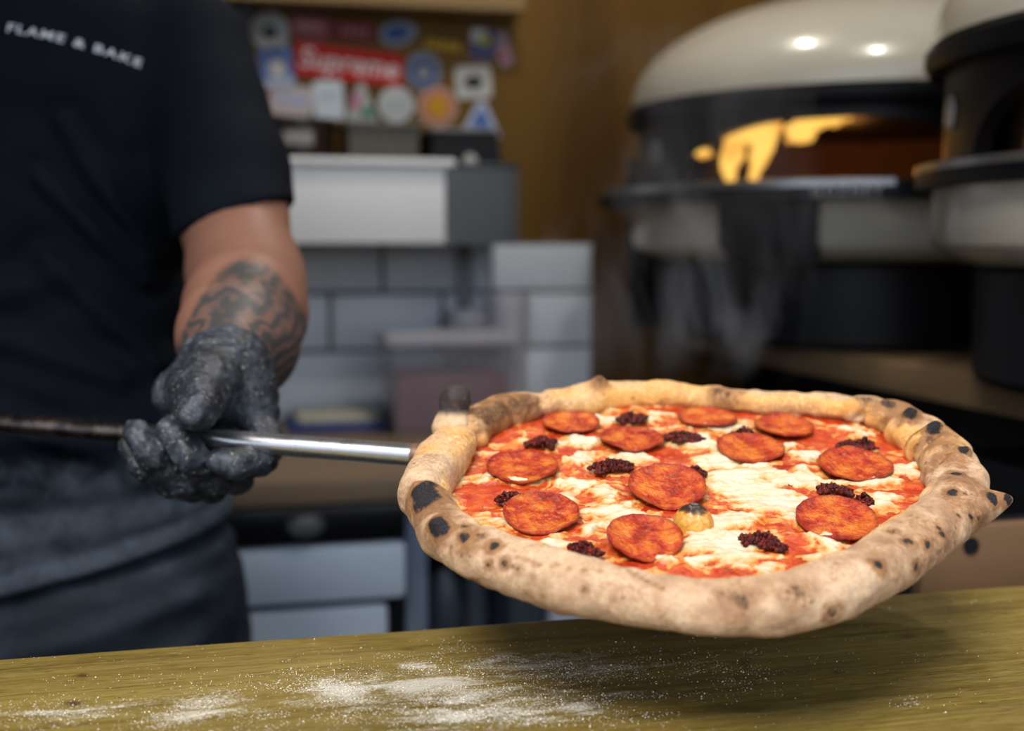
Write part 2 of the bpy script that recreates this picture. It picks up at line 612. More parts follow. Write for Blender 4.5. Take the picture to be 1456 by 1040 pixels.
for s in [(700, 588, 16, .9), (735, 570, 16, .9), (715, 580, 18, .9), (1328, 625, 14, .7), (1350, 645, 14, .65), (1275, 575, 16, .75), (1380, 680, 18, .6), (1340, 760, 26, .5), (1270, 780, 26, .4), (1390, 725, 16, .6), (1370, 715, 20, .5),
          (660, 760, 12, .6), (610, 720, 16, .6), (630, 735, 10, .6), (1050, 848, 16, .45), (1130, 835, 14, .45), (960, 826, 12, .3), (850, 538, 10, .6), (1030, 555, 16, .55), (690, 850, 20, .35), (590, 760, 18, .4), (800, 880, 24, .3)]:
    stain(brown, s[0], s[1], s[2], s[3], 0.75)
for (xa, ya), (xb, yb), r, a in [((1303, 636), (1336, 603), 4.5, .75), ((1320, 664), (1352, 628), 4.5, .75), ((1345, 640), (1368, 660), 4, .6), ((760, 800), (900, 815), 2.2, .45), ((885, 803), (940, 834), 2.2, .5), ((735, 790), (765, 800), 2.0, .45)]:
    for k in range(7):
        stain(brown, xa + (xb - xa) * k / 6, ya + (yb - ya) * k / 6, r, a, .8)
rng = np.random.RandomState(5)
for k in range(150):                                     # small leopard spots
    i, j = rng.randint(NT_), rng.randint(NP_)
    d = np.sqrt(((X3 - X3[i, j]) ** 2).sum(-1)) / (rng.uniform(0.7, 2.2) * 0.001)
    np.maximum(char, rng.uniform(.35, .65) * (1 - sstep(.5, 1.4, d)), out=char)
np.maximum(brown, CRB * (.85 + .5 * NZ), out=brown)
# oil and sauce bleed on the slope that faces the filling
inner = sstep(0.15, 0.8, -rad)[None, :] * (hgt > -0.4)[None, :] * (0.75 + 0.5 * vnoise(U * 60, V * 60, Hh * 60, 21))
az = np.arctan2(V - ctr[1], U - ctr[0])
near = sstep(-0.2, 0.5, -np.sin(az))
oil = np.clip(inner, 0, 1)
top_gold = sstep(.3, .9, hgt)[None, :] * (1 - near) * (0.6 + 0.5 * vnoise(U * 45, V * 45, Hh * 45, 31))
oil = np.clip(np.maximum(oil * (.75 + .5 * vnoise(U * 25, V * 25, Hh * 25, 33)), top_gold * 0.68), 0, 1)
for s in [(1345, 660, 20), (1362, 702, 22), (632, 650, 9), (605, 668, 10), (1215, 600, 8)]:      # floury, without oil
    p, n = spot(s[0], s[1], X3, Nn)
    oil *= sstep(.5, 1.5, np.sqrt(((X3 - p) ** 2).sum(-1)) / (s[2] * 0.001)) * 0.8 + 0.2

i = np.arange(NT_)[:, None]; j = np.arange(NP_)[None, :]
i2 = (i + 1) % NT_; j2 = (j + 1) % NP_
q = np.stack([i * NP_ + j + 0 * i2, i2 * NP_ + j, i2 * NP_ + j2, i * NP_ + j2 + 0 * i2], -1).reshape(-1, 4)
wv_ = to_world(X3).reshape(-1, 3)
c0 = np.cross(wv_[q[5000, 1]] - wv_[q[5000, 0]], wv_[q[5000, 3]] - wv_[q[5000, 0]])
nw = Nn.reshape(-1, 3)[q[5000, 0]]
if c0 @ (nw[0] * E1 + nw[1] * E2 + nw[2] * EN) < 0: q = q[:, ::-1]

t = NT('dough crust')
ch = t.attr('char'); br = t.attr('brown'); ol = t.attr('oil')
n1 = t.noise(85, 5, 0.6); n2 = t.noise(420, 4, 0.65); n3 = t.noise(1500, 3, 0.6); n4 = t.noise(38, 3, 0.5)
col = t.ramp(n1, [(0.30, (.63, .45, .30)), (0.48, (.52, .335, .20)), (0.68, (.34, .18, .09))])
col = t.mix(t.ramp(n4, [(0.46, 0.0), (0.66, 0.55)]), col, (.36, .20, .105))
col = t.mix(t.ramp(n2, [(0.42, 0.0), (0.62, 0.5)]), col, (.70, .53, .36))
n5 = t.noise(800, 4, .7)
col = t.mix(t.ramp(n5, [(0.50, 0.0), (0.68, 0.5)]), col, (.36, .19, .09))
col = t.mix(t.ramp(n3, [(0.55, 0.0), (0.75, 0.45)]), col, (.34, .19, .10))
gold = t.ramp(n2, [(0.3, (.80, .47, .13)), (0.5, (.74, .33, .05)), (0.7, (.84, .60, .30))])
of = t.math('ADD', ol, t.math('MULTIPLY', t.math('SUBTRACT', n2, 0.5), 1.5))
col = t.mix(t.ramp(of, [(0.14, 0.0), (0.70, 0.8)]), col, gold)
bf = t.math('ADD', br, t.math('MULTIPLY', t.math('SUBTRACT', n2, 0.5), 1.1))
bm_ = t.ramp(bf, [(0.16, 0.0), (0.62, 0.92)])
col = t.mix(bm_, col, t.ramp(n1, [(0.35, (.30, .135, .05)), (0.65, (.17, .075, .03))]))
cf = t.math('ADD', ch, t.math('MULTIPLY', t.math('SUBTRACT', n2, 0.5), 0.9))
cf = t.math('ADD', cf, t.math('MULTIPLY', t.math('SUBTRACT', n5, 0.5), 0.7))
cm = t.ramp(cf, [(0.36, 0.0), (0.85, 1.0)])
col = t.mix(cm, col, t.ramp(n3, [(0.35, (.012, .011, .012)), (0.7, (.045, .04, .04))]))
t.S(Base_Color=col, Roughness=t.ramp(of, [(0.3, .78), (0.8, .42)]), Specular_IOR_Level=t.ramp(cm, [(0.0, .28), (0.8, .06)]))
b = t.bump(n2, 0.45, 0.0014)
b = t.bump(n5, 0.45, 0.0008, b)
t.bump(n3, 0.3, 0.0006, b)
M_CRUST = t.m
crust = mesh_obj('crust', wv_, q, M_CRUST, pizza)
attr(crust, 'char', char.ravel()); attr(crust, 'brown', brown.ravel()); attr(crust, 'oil', oil.ravel())
crust['label'] = 'puffed rim of pale baked dough with leopard spots'

# the blackened bubble standing up at the far left of the rim
p, n = spot(655, 592, X3, Nn)
bc = P(648, 569, project(to_world(p[None])[0])[2] + 0.004)
bb = np.array([p[0], p[1], p[2] - 0.006]); bb = to_world(bb[None])[0]


def f_bub(x, y, z):
    d = ell(x, y, z, bc, (.0102, .0102, .0098))
    d = smin(d, caps(x, y, z, bc - UPZ * .007 - RIGHT * .002, bb - RIGHT * .005, .0085, .0135), .004)
    return d + 0.0007 * fbm(x * 170, y * 170, z * 170, 4, 3)


v_, f_ = surface_nets(f_bub, bc - .026, bc + .02, .0008)
t = NT('charred bubble')
n2 = t.noise(300, 4); ht = t.attr('burnt')
t.S(Base_Color=t.mix(t.math('ADD', ht, t.math('MULTIPLY', t.math('SUBTRACT', n2, .5), .35), True), t.ramp(n2, [(.35, (.62, .42, .25)), (.7, (.5, .33, .2))]), t.ramp(n2, [(.3, (.022, .018, .018)), (.7, (.05, .04, .038))])), Roughness=.6, Specular_IOR_Level=.2)
t.bump(n2, .4, .001)
o = mesh_obj('crust_bubble', v_, f_, t.m, pizza)
attr(o, 'burnt', sstep(-.0105, -.005, (v_ - bc) @ UPZ))
o['label'] = 'blackened round bubble of dough'

# ---- underside
poly = cc[::10, :2]
mb = MB()
k = len(poly)
mb.add(np.concatenate([W(poly[:, 0], poly[:, 1], -0.002), W(poly[:, 0] * .97 + ctr[0] * .03, poly[:, 1] * .97 + ctr[1] * .03, -0.0075)]),
       [tuple(range(k)), tuple(range(2 * k - 1, k - 1, -1))] + [(a, (a + 1) % k, k + (a + 1) % k, k + a) for a in range(k)])
mb.build('base', pmat('baked base', (.55, .38, .22), (.3, .17, .08), 60, .8, bump=.3), pizza)


# ---- filling
def inside(u, v, poly):
    r = np.zeros(u.shape, bool)
    n = len(poly); j = n - 1
    for i in range(n):
        xi, yi = poly[i]; xj, yj = poly[j]
        c = ((yi > v) != (yj > v)) & (u < (xj - xi) * (v - yi) / (yj - yi + 1e-15) + xi)
        r ^= c; j = i
    return r


ELEV = math.radians(22)


def ellipse_field(u, v, lst, h=0.0):
    f = np.full(u.shape, -1.5)
    for px, py, rx, ry in lst:
        c = uv_of(px, py, h); d = project(W(c[0], c[1], h))[2]
        a = rx * d / FPX; b_ = ry * d / FPX / math.sin(ELEV)
        qd = 1 - np.sqrt(((u - c[0]) / a) ** 2 + ((v - c[1]) / b_) ** 2)
        f = np.maximum(f, qd * min(1, (a / .012)))
    return f


CHEESE = [(742, 623, 12, 7), (818, 626, 30, 8), (863, 597, 36, 12), (715, 686, 68, 7), (734, 753, 26, 8), (785, 776, 40, 9), (845, 750, 26, 9), (820, 655, 30, 12),
          (863, 702, 34, 17), (830, 690, 30, 12), (903, 651, 30, 9), (985, 632, 34, 8), (1000, 660, 34, 16), (944, 799, 18, 7), (880, 728, 54, 18), (1015, 656, 38, 16),
          (1076, 676, 52, 18), (1022, 607, 38, 8), (1126, 632, 22, 10), (1110, 586, 42, 7), (1218, 613, 26, 5), (1141, 687, 50, 14), (1245, 688, 62, 8), (1272, 716, 30, 10), (1290, 674, 26, 8),
          (1095, 712, 74, 18), (1030, 781, 48, 22), (1098, 806, 26, 8), (1172, 772, 20, 12), (975, 752, 40, 14), (1040, 742, 44, 12), (925, 600, 26, 7), (945, 590, 30, 6), (1150, 655, 20, 8),
          (1105, 640, 20, 8), (1060, 690, 60, 14), (960, 620, 18, 8), (1000, 800, 24, 8), (690, 640, 8, 3), (1180, 640, 18, 6), (1240, 722, 14, 8), (1130, 740, 24, 12), (1330, 700, 4, 2), (870, 760, 16, 8), (795, 705, 20, 8)]
SAUCE = [(690, 628, 40, 14), (700, 715, 52, 18), (742, 600, 40, 8), (890, 573, 70, 5), (1180, 592, 50, 10), (1265, 630, 28, 18), (1300, 690, 18, 10), (1260, 745, 40, 8), (1130, 788, 24, 22), (905, 792, 40, 12), (985, 818, 50, 8), (950, 722, 60, 7),
         (800, 640, 26, 7), (860, 606, 20, 8), (1010, 585, 40, 5), (1150, 612, 34, 8), (985, 690, 20, 6), (880, 668, 26, 7), (930, 645, 14, 8), (1180, 708, 40, 5), (1110, 668, 22, 5), (1135, 700, 40, 5), (1060, 818, 60, 5), (1205, 700, 30, 5)]


SAUCE += [(px, py + 3, rx * 1.06, rx * .42) for px, py, rx in [(812, 600, 41), (898, 622, 46), (742, 664, 52), (770, 732, 54), (949, 696, 55), (917, 768, 55), (1006, 592, 42), (1067, 636, 48), (1114, 605, 42), (1216, 661, 52), (1190, 739, 58)]]


def fill_grid(step):
    lo = cc[:, :2].min(0); hi = cc[:, :2].max(0)
    gu, gv = np.meshgrid(np.arange(lo[0], hi[0], step), np.arange(lo[1], hi[1], step), indexing='ij')
    return gu, gv


POLY_IN = cc[::6, :2]
gu, gv = fill_grid(.0007)
wu = gu + .006 * fbm(gu * 70, gv * 70, 0, 41, 3); wv2 = gv + .009 * fbm(gu * 70, gv * 55, 5, 42, 3)
Fc = ellipse_field(wu, wv2, CHEESE); Fs = ellipse_field(wu, wv2, SAUCE)
streak = fbm(gu * 60 + 3 * vnoise(gu * 20, gv * 20, 0, 3), gv * 150, 2, 51, 4)
wrp = fbm(gu * 40, gv * 40, 9, 131, 3)
vein = 1 - np.abs(fbm(gu * 55 + wrp * 1.2, gv * 85 + wrp * 1.4, 3, 133, 4)) * 2.6
fine = fbm(gu * 190 + wrp * 2, gv * 260, 4, 135, 3)
F = np.maximum(Fc, -.10) * 1.0 - np.maximum(Fs, 0) * 1.0 + .34 * streak + .12
Fp = ellipse_field(gu, gv, [(px, py + 2, rx * .95, rx * .36) for px, py, rx in [(812, 600, 41), (898, 622, 46), (742, 664, 52), (770, 732, 54), (949, 696, 55), (917, 768, 55), (1006, 592, 42), (1067, 636, 48), (1114, 605, 42), (1216, 661, 52), (1190, 739, 58)]])
F = np.where(Fp > 0, np.minimum(F, -.2), F)
ins = inside(gu, gv, POLY_IN)
base_h = .0012 * fbm(gu * 45, gv * 45, 1, 61, 3) + .0004 * fbm(gu * 220, gv * 220, 1, 62, 3)


def grid_mesh(name, mask, gu, gv, h, mat, extra):
    id_ = -np.ones(mask.shape, int)
    fm = mask[:-1, :-1] & mask[1:, :-1] & mask[1:, 1:] & mask[:-1, 1:]
    use = np.zeros(mask.shape, bool)
    use[:-1, :-1] |= fm; use[1:, :-1] |= fm; use[1:, 1:] |= fm; use[:-1, 1:] |= fm
    id_[use] = np.arange(use.sum())
    a = np.argwhere(fm)
    qd = np.stack([id_[a[:, 0], a[:, 1]], id_[a[:, 0] + 1, a[:, 1]], id_[a[:, 0] + 1, a[:, 1] + 1], id_[a[:, 0], a[:, 1] + 1]], 1)
    o = mesh_obj(name, W(gu[use], gv[use], h[use]), qd, mat, pizza)
    for kx, vx in extra.items(): attr(o, kx, vx[use])
    return o


t = NT('tomato sauce')
n1 = t.noise(70, 5, .6); n2 = t.noise(380, 4, .6); st = t.attr('stain')
col = t.ramp(n1, [(.3, (.28, .012, .003)), (.5, (.42, .030, .005)), (.7, (.52, .085, .010))])
col = t.mix(t.ramp(n2, [(.5, 0.0), (.72, .4)]), col, (.62, .16, .035))
sf = t.math('ADD', st, t.math('MULTIPLY', t.math('SUBTRACT', n2, .5), .6))
col = t.mix(t.ramp(sf, [(.3, 0.0), (.8, .75)]), col, (.72, .30, .07))
t.S(Base_Color=col, Roughness=t.ramp(n2, [(.3, .26), (.7, .5)]), Specular_IOR_Level=.25)
t.bump(n2, .5, .0014)
M_SAUCE = t.m
sauce = grid_mesh('tomato_sauce', ins, gu, gv, base_h, M_SAUCE, {'stain': sstep(-.22, .12, F)})

t = NT('melted mozzarella')
n1 = t.noise(60, 5, .62, None, .6); n2 = t.noise(240, 5, .65, None, 1.0); n3 = t.noise(900, 3); th = t.attr('thick')
tn = t.math('ADD', t.attr('tone'), t.math('MULTIPLY', t.math('SUBTRACT', n2, .5), .55))
tn = t.math('ADD', tn, t.math('MULTIPLY', t.math('SUBTRACT', n3, .5), .22))
tn = t.math('ADD', tn, t.math('MULTIPLY', t.math('SUBTRACT', n1, .5), .35))
col = t.ramp(tn, [(.05, (.42, .045, .007)), (.18, (.55, .15, .022)), (.32, (.58, .28, .075)), (.48, (.57, .385, .19)), (.70, (.58, .47, .30)), (1.0, (.62, .55, .41))])
t.S(Base_Color=col, Roughness=t.ramp(n2, [(.3, .28), (.7, .5)]), Specular_IOR_Level=.4, Subsurface_Weight=.12, Subsurface_Radius=(.004, .002, .001), Subsurface_Scale=.5)
b = t.bump(n2, .35, .0015)
M_CHEESE = t.m
hc = base_h + -.0003 + .0006 * sstep(-.10, -.02, F) + .0018 * sstep(0, .6, F) + .0006 * sstep(.1, .5, F) * streak + .0003 * fbm(gu * 300, gv * 300, 0, 71, 2)
cheese = grid_mesh('melted_mozzarella', ins & (F > -.10), gu, gv, hc, M_CHEESE, {'thick': np.clip(F, 0, 1), 'tone': np.clip(.22 + .50 * sstep(.05, .75, F) + .20 * F - .30 * np.clip(vein, 0, 1) * (.35 + .65 * sstep(.7, .2, F)) + .17 * fine + .12 * wrp, 0, 1)})

# ---- slices
t = NT('pepperoni')
n1 = t.noise(90, 5, .6); n2 = t.noise(420, 4, .6); vo = t.vor(190); rm = t.attr('rim'); vo2 = t.vor(520)
col = t.ramp(n1, [(.32, (.19, .007, .003)), (.46, (.43, .032, .005)), (.58, (.57, .12, .011)), (.72, (.64, .24, .03))])
col = t.mix(t.ramp(vo, [(.14, .5), (.30, 0.0)]), col, (.58, .20, .09))
col = t.mix(t.ramp(n2, [(.55, 0.0), (.75, .5)]), col, (.58, .20, .03))
col = t.mix(t.ramp(vo2, [(.1, .4), (.3, 0.0)]), col, (.20, .012, .008))
col = t.mix(t.math('MULTIPLY', rm, .65), col, (.24, .010, .006))
t.S(Base_Color=col, Roughness=t.ramp(n2, [(.35, .12), (.7, .40)]), Specular_IOR_Level=.36)
b = t.bump(n1, .6, .004); t.bump(n2, 1.0, .0022, b)
M_PEP = t.m
PEPS = [(812, 600, 41, 3, 1.3), (898, 622, 46, 0, 1.0), (742, 664, 52, 3, 1.0), (770, 732, 54, 9, 1.2), (949, 696, 55, 12, .8), (917, 768, 55, 11, 1.8),
        (1006, 592, 42, 2, 1.2), (1067, 636, 48, 3, 1.0), (1114, 605, 42, 2, 1.3), (1216, 661, 52, 4, 1.2), (1190, 739, 58, 8, 1.0)]
for kk, (px, py, rx, tilt, wav) in enumerate(PEPS):
    c = uv_of(px, py, .004); d = project(W(c[0], c[1], .004))[2]
    R = rx * d / FPX
    nr, na = 30, 110
    rr = np.linspace(0, 1, nr)[1:]; aa = np.arange(na) * 2 * PI / na
    Rg, Ag = np.meshgrid(rr, aa, indexing='ij')
    edge_ = 1 + .035 * vnoise(np.cos(Ag) * 1.6 + kk * 9, np.sin(Ag) * 1.6, kk, 81) + .015 * vnoise(np.cos(Ag) * 5 + kk * 9, np.sin(Ag) * 5, kk, 82)
    lu = R * Rg * edge_ * np.cos(Ag); lv = R * Rg * edge_ * np.sin(Ag)
    cup = .0022 * Rg ** 5 + .0013 * wav * vnoise(np.cos(Ag) * 1.3 * Rg + kk * 5, np.sin(Ag) * 1.3 * Rg, kk, 83) * Rg + .0004 * fbm(lu * 220 + kk, lv * 220, kk, 84, 3)
    T = math.radians(tilt)

    def place(hh):
        v2 = lv * math.cos(T) - hh * math.sin(T)
        h2 = lv * math.sin(T) + hh * math.cos(T) + .0024 + R * math.sin(T) * .65
        return W(c[0] + lu, c[1] + v2, h2).reshape(-1, 3)
    top = place(cup); bot = place(cup - .0016)
    w0 = W(c[0], c[1], .0024 + R * math.sin(T) * .65)[None]
    vs = np.concatenate([w0, top, w0 - EN * .0016, bot])
    n0 = 1 + len(top); fs = []
    idf = lambda i, j, b: (n0 if b else 0) + 1 + i * na + j % na
    for j in range(na):
        fs.append((0, idf(0, j, 0), idf(0, j + 1, 0))); fs.append((n0, idf(0, j + 1, 1), idf(0, j, 1)))
        for i in range(nr - 2):
            fs.append((idf(i, j, 0), idf(i + 1, j, 0), idf(i + 1, j + 1, 0), idf(i, j + 1, 0)))
            fs.append((idf(i, j + 1, 1), idf(i + 1, j + 1, 1), idf(i + 1, j, 1), idf(i, j, 1)))
        fs.append((idf(nr - 2, j, 0), idf(nr - 2, j, 1), idf(nr - 2, j + 1, 1), idf(nr - 2, j + 1, 0)))
    o = mesh_obj('pepperoni_slice', vs, fs, M_PEP, pizza)
    rim = np.concatenate([[0], sstep(.86, .99, Rg.ravel()), [1], np.ones(len(bot))])
    attr(o, 'rim', rim)

# ---- dark red crumbled sausage
t = NT('spiced sausage')
n1 = t.noise(350, 4)
t.S(Base_Color=t.ramp(n1, [(.3, (.014, .003, .003)), (.5, (.055, .005, .004)), (.7, (.20, .016, .008))]), Roughness=.3, Specular_IOR_Level=.2)
t.bump(t.noise(900, 3), .5, .001)
M_NDU = t.m
NDU = [(773, 628, 27, 11), (868, 661, 35, 12), (729, 706, 23, 9), (827, 779, 33, 12), (898, 592, 22, 10), (972, 619, 30, 8), (985, 672, 20, 15), (1056, 614, 19, 8),
       (1222, 630, 32, 10), (1187, 695, 26, 12), (1228, 709, 14, 5), (1085, 767, 33, 17)]
ico = bmesh.new(); bmesh.ops.create_icosphere(ico, subdivisions=1, radius=1)
IV = np.array([v.co for v in ico.verts]); IF = [[v.index for v in f.verts] for f in ico.faces]; ico.free()
rng = np.random.RandomState(3)
for px, py, rx, ry in NDU:
    c = uv_of(px, py, .005); d = project(W(c[0], c[1], .005))[2]
    a = rx * d / FPX; b_ = max(ry * d / FPX / math.sin(ELEV) * .62, .004)
    mb = MB()
    n = int(60 + 7e6 * a * b_)
    sk = rng.uniform(-.5, .5)
    for k in range(n):
        r = math.sqrt(rng.rand()) ; th = rng.rand() * 2 * PI
        if r > .6 and vnoise(np.cos(th) * 2 + px, np.sin(th) * 2, py, 7) > .55 - r * .5: continue
        uu = r * a * math.cos(th); vv = r * b_ * math.sin(th) + sk * uu * .5
        hh = .0008 + .0058 * (.75 + .5 * float(vnoise(uu * 300, vv * 300, px, 8))) * (1 - r ** 1.5) * rng.uniform(.3, 1.0)
        s = rng.uniform(.0005, .00135)
        dis = 1 + .5 * rng.uniform(-1, 1, (len(IV), 1))
        el = IV * dis * s * rng.uniform(.7, 1.4, 3)
        w = W(c[0] + uu, c[1] + vv, hh + .002)
        mb.add(w + el[:, 0:1] * E1 + el[:, 1:2] * E2 + el[:, 2:3] * EN, IF)
    mb.build('sausage_crumble', M_NDU, pizza, smooth=True, fix=False)

# ---- the browned cheese bubble near the middle
c = uv_of(986, 742, .003); d = project(W(c[0], c[1], .003))[2]
R = 30 * d / FPX
nr, na = 24, 64
Rg, Ag = np.meshgrid(np.linspace(0.001, 1, nr), np.arange(na) * 2 * PI / na, indexing='ij')
hh = .0135 * np.sqrt(np.clip(1 - Rg ** 2, 0, 1)) + .0006 * vnoise(Rg * np.cos(Ag) * 4, Rg * np.sin(Ag) * 4, 0, 91) - .0005
vs = W(c[0] + R * Rg * np.cos(Ag), c[1] + R * Rg * np.sin(Ag), hh).reshape(-1, 3)
i = np.arange(nr - 1)[:, None]; j = np.arange(na)[None, :]
q = np.stack([i * na + j, (i + 1) * na + j, (i + 1) * na + (j + 1) % na, i * na + (j + 1) % na], -1).reshape(-1, 4)
t = NT('browned cheese blister')
n2 = t.noise(260, 5, .65, None, .8); bt = t.attr('burnt')
col = t.ramp(n2, [(.3, (.66, .42, .14)), (.5, (.60, .28, .04)), (.7, (.50, .15, .025))])
bf = t.math('ADD', bt, t.math('MULTIPLY', t.math('SUBTRACT', n2, .5), .35))
col = t.mix(t.ramp(bf, [(.45, 0.0), (.65, .9)]), col, (.10, .04, .015))
col = t.mix(t.ramp(bf, [(.66, 0.0), (.85, 1.0)]), col, (.03, .018, .012))
t.S(Base_Color=col, Roughness=.35); t.bump(n2, .3, .001)
o = mesh_obj('cheese_bubble', vs, q, t.m, pizza)
attr(o, 'burnt', sstep(.0050, .0128, hh.ravel() + .0015 * vnoise(Rg * np.cos(Ag) * 3, Rg * np.sin(Ag) * 3, 0, 92).ravel()))
o['label'] = 'browned cheese blister with a black cap'

# ================================================================== PEEL
dpl = project(on_plane(590, 648, PC, EN))[2]
HD1, HD0 = dpl + .033, (dpl + .033) * 1.10


def handle_pt(px):
    f = (590 - px) / 590.0
    inv = (1 - f) / HD1 + f / HD0
    return P(px, 647.5 - f * 45.5, 1 / inv)


peel = thing('pizza_peel', 'long steel pizza peel with a round tubular handle held by a gloved hand', 'pizza peel', handle_pt(590))
t = NT('polished steel tube')
n1 = t.noise(60, 4); wr = t.attr('dark_left')
t.S(Base_Color=t.mix(wr, t.ramp(n1, [(.3, (.62, .63, .66)), (.7, (.50, .51, .54))]), t.ramp(n1, [(.4, (.06, .05, .05)), (.62, (.16, .13, .12))])), Roughness=t.ramp(n1, [(.3, .22), (.7, .32)]), Metallic=.95)
mb = MB()
hp = [handle_pt(x) for x in np.linspace(640, -420, 40)]
mb.tube(hp, .0073, 28)
o = mb.build('handle', t.m, peel)
xs = np.array([project(np.array(v.co) + np.array(world_origin(o)))[0] for v in o.data.vertices])
attr(o, 'dark_left', sstep(300, 215, xs))  # tube colour turns darker to the left of the hand
mb = MB(); mb.tube([handle_pt(600), handle_pt(587)], .0079, 28)
mb.build('ferrule', pmat('rust brown steel', (.22, .12, .07), (.10, .06, .04), 200, .5, .5), peel)['label'] = 'rust brown end of the tube under the crust'
bl = MB()
bz = -.0077
npt = 72
bcx, bcy = ctr
ring = [(bcx + .112 * math.cos(a) * 1.04, bcy + .112 * math.sin(a)) for a in np.arange(npt) * 2 * PI / npt]
ring = np.array(ring)
bl.add(np.concatenate([W(ring[:, 0], ring[:, 1], bz), W(ring[:, 0], ring[:, 1], bz - .0018)]),
       [tuple(range(npt)), tuple(range(2 * npt - 1, npt - 1, -1))] + [(a, (a + 1) % npt, npt + (a + 1) % npt, npt + a) for a in range(npt)])
bl.tube([handle_pt(640), W(bcx - .10, bcy + .005, bz - .004), W(bcx - .04, bcy, bz - .004)], [.0065, .004, .0025], 16)
bl.build('blade', pmat('brushed steel blade', (.5, .5, .52), (.4, .4, .42), 40, .35, .9), peel)
# ================================================================== ROOM
WALL_Y, RW_X, LW_X, CEIL = 2.14, 1.52, -1.75, 2.35
WORK_Z, SHELF_Z, BOARD_Z = 0.965, 1.11, 1.012
BOARD_Y = 0.776

M_PLY = wood('stained plywood', (.070, .032, .004), (.135, .066, .007), (.18, .092, .011), 'Z', 7.0, .6, .1)
M_DARK = pmat('black painted metal', (.004, .004, .006), (.008, .008, .011), 30, .5, spec=.25)
M_DARKWALL = pmat('dark wall lining', (.012, .010, .010), (.020, .017, .016), 12, .6)
M_FLOOR = pmat('dark vinyl floor', (.05, .05, .055), (.09, .09, .095), 10, .5)
M_CEIL = pmat('ceiling lining', (.10, .08, .06), (.14, .11, .08), 6, .7)


def slab(name, a, b, mat_, bev=0.0):
    q = MB(); q.box2(a, b, bev); return structure(q.build(name, mat_))


slab('wall_back', (LW_X, WALL_Y, 0), (RW_X, WALL_Y + .05, CEIL), M_PLY)
slab('wall_right', (RW_X, .3, 0), (RW_X + .05, WALL_Y + .05, CEIL), M_DARKWALL)
slab('wall_left', (LW_X - .05, .3, 0), (LW_X, WALL_Y + .05, CEIL), M_DARKWALL)
slab('ceiling', (LW_X - .05, .3, CEIL), (RW_X + .05, WALL_Y + .05, CEIL + .05), M_CEIL)
slab('floor', (LW_X - .05, -.6, -.05), (RW_X + .05, WALL_Y + .05, 0), M_FLOOR)
slab('wall_front', (LW_X, .50, 0), (RW_X, .55, BOARD_Z - .045), M_DARKWALL)
slab('trim_1', (LW_X, .50, 2.12), (RW_X, .55, CEIL), M_DARKWALL)
# black sheet on the wall behind the ovens, and the dark post left of the stickers
xa = at_y(893, 300, WALL_Y)[0]
slab('trim_2', (xa, WALL_Y - .012, SHELF_Z), (RW_X, WALL_Y, 1.40), M_DARK)
pa = at_y(331, 60, WALL_Y - .05); pb = at_y(358, 60, WALL_Y - .05)
slab('trim_3', (pa[0], WALL_Y - .05, WORK_Z), (pb[0], WALL_Y, CEIL), M_DARK)

# ---- white metro tiles: every tile shaped on one splashback mesh
grout = MB(); tiles = MB()
ztop = at_y(640, 345, WALL_Y - .02)[2]
zr = [ztop, at_y(600, 416, WALL_Y - .02)[2], at_y(600, 497, WALL_Y - .02)[2], WORK_Z - .006]
xr = at_y(843, 450, WALL_Y - .02)[0]
xl = at_y(255, 450, WALL_Y - .02)[0]
rows = [[-95, 65, 225, 385, 545, 698, 843], [-10, 150, 310, 470, 630, 747, 843], [-95, 65, 225, 385, 546, 733, 843]]
for r, js in enumerate(rows):
    xs = [at_y(p_, 450, WALL_Y - .02)[0] for p_ in js]
    for k in range(len(xs) - 1):
        tiles.box2((xs[k] + .0035, WALL_Y - .02, zr[r + 1] + .0035), (xs[k + 1] - .0035, WALL_Y - .009, zr[r] - .0035), .0025)
x0 = at_y(-95, 450, WALL_Y - .02)[0]
grout.box2((x0, WALL_Y - .013, WORK_Z - .01), (xr, WALL_Y, ztop))
nt_ = len(tiles.f)
tiles.add(grout.v, grout.f)
t = NT('white metro tile')
t.S(Base_Color=t.ramp(t.noise(9, 3), [(.3, (.70, .76, .83)), (.7, (.63, .69, .765))]), Roughness=.32, Specular_IOR_Level=.4)
t2 = pmat('dark grout', (.13, .14, .15), (.10, .11, .12), 40, .9)
o = tiles.build('trim_4', t.m)
o.data.materials.append(t2)
o.data.polygons.foreach_set('material_index', np.array([0] * nt_ + [1] * (len(o.data.polygons) - nt_), np.int32))
structure(o)

# ---- worktop, fridge and what stands under it
M_OAK = wood('pale worktop wood', (.20, .135, .085), (.31, .215, .14), (.38, .27, .18), 'X', 5.0, .5)
yfront = at_z(440, 684, WORK_Z)[1]
mb = MB(); mb.box2((LW_X, yfront, WORK_Z - .030), (.62, WALL_Y - .02, WORK_Z), .004)
tag(mb.build('worktop', M_OAK), 'pale wooden worktop running below the white tiles', 'worktop')

fy = yfront + .012
zt = WORK_Z - .031
z1 = at_y(440, 775, fy)[2]; z2 = at_y(440, 866, fy)[2]
xf = at_y(578, 820, fy)[0]; xfl = at_y(190, 820, fy)[0]
fr = thing('undercounter_fridge', 'white undercounter fridge with a black top panel below the wooden worktop', 'fridge', ((xf + xfl) / 2, fy + .25, 0))
mb = MB(); mb.box2((xfl, fy + .03, .08), (xf, fy + .50, zt - .003), .004); mb.build('cabinet', M_DARK, fr)
mb = MB(); mb.box2((xfl, fy, z1 + .002), (xf + .0, fy + .03, zt - .004), .006); cp = mb.build('control_panel', pmat('glossy black panel', (.004, .004, .005), (.007, .007, .009), 20, .3), fr)
bc_ = at_y(434, 747, fy)
mb = MB()
prof = [(.0, .010), (.018, .009), (.024, .004), (.025, 0.0)]
mb.lathe(prof, 32, (0, 0, 0), sx=1.0, sy=.62)
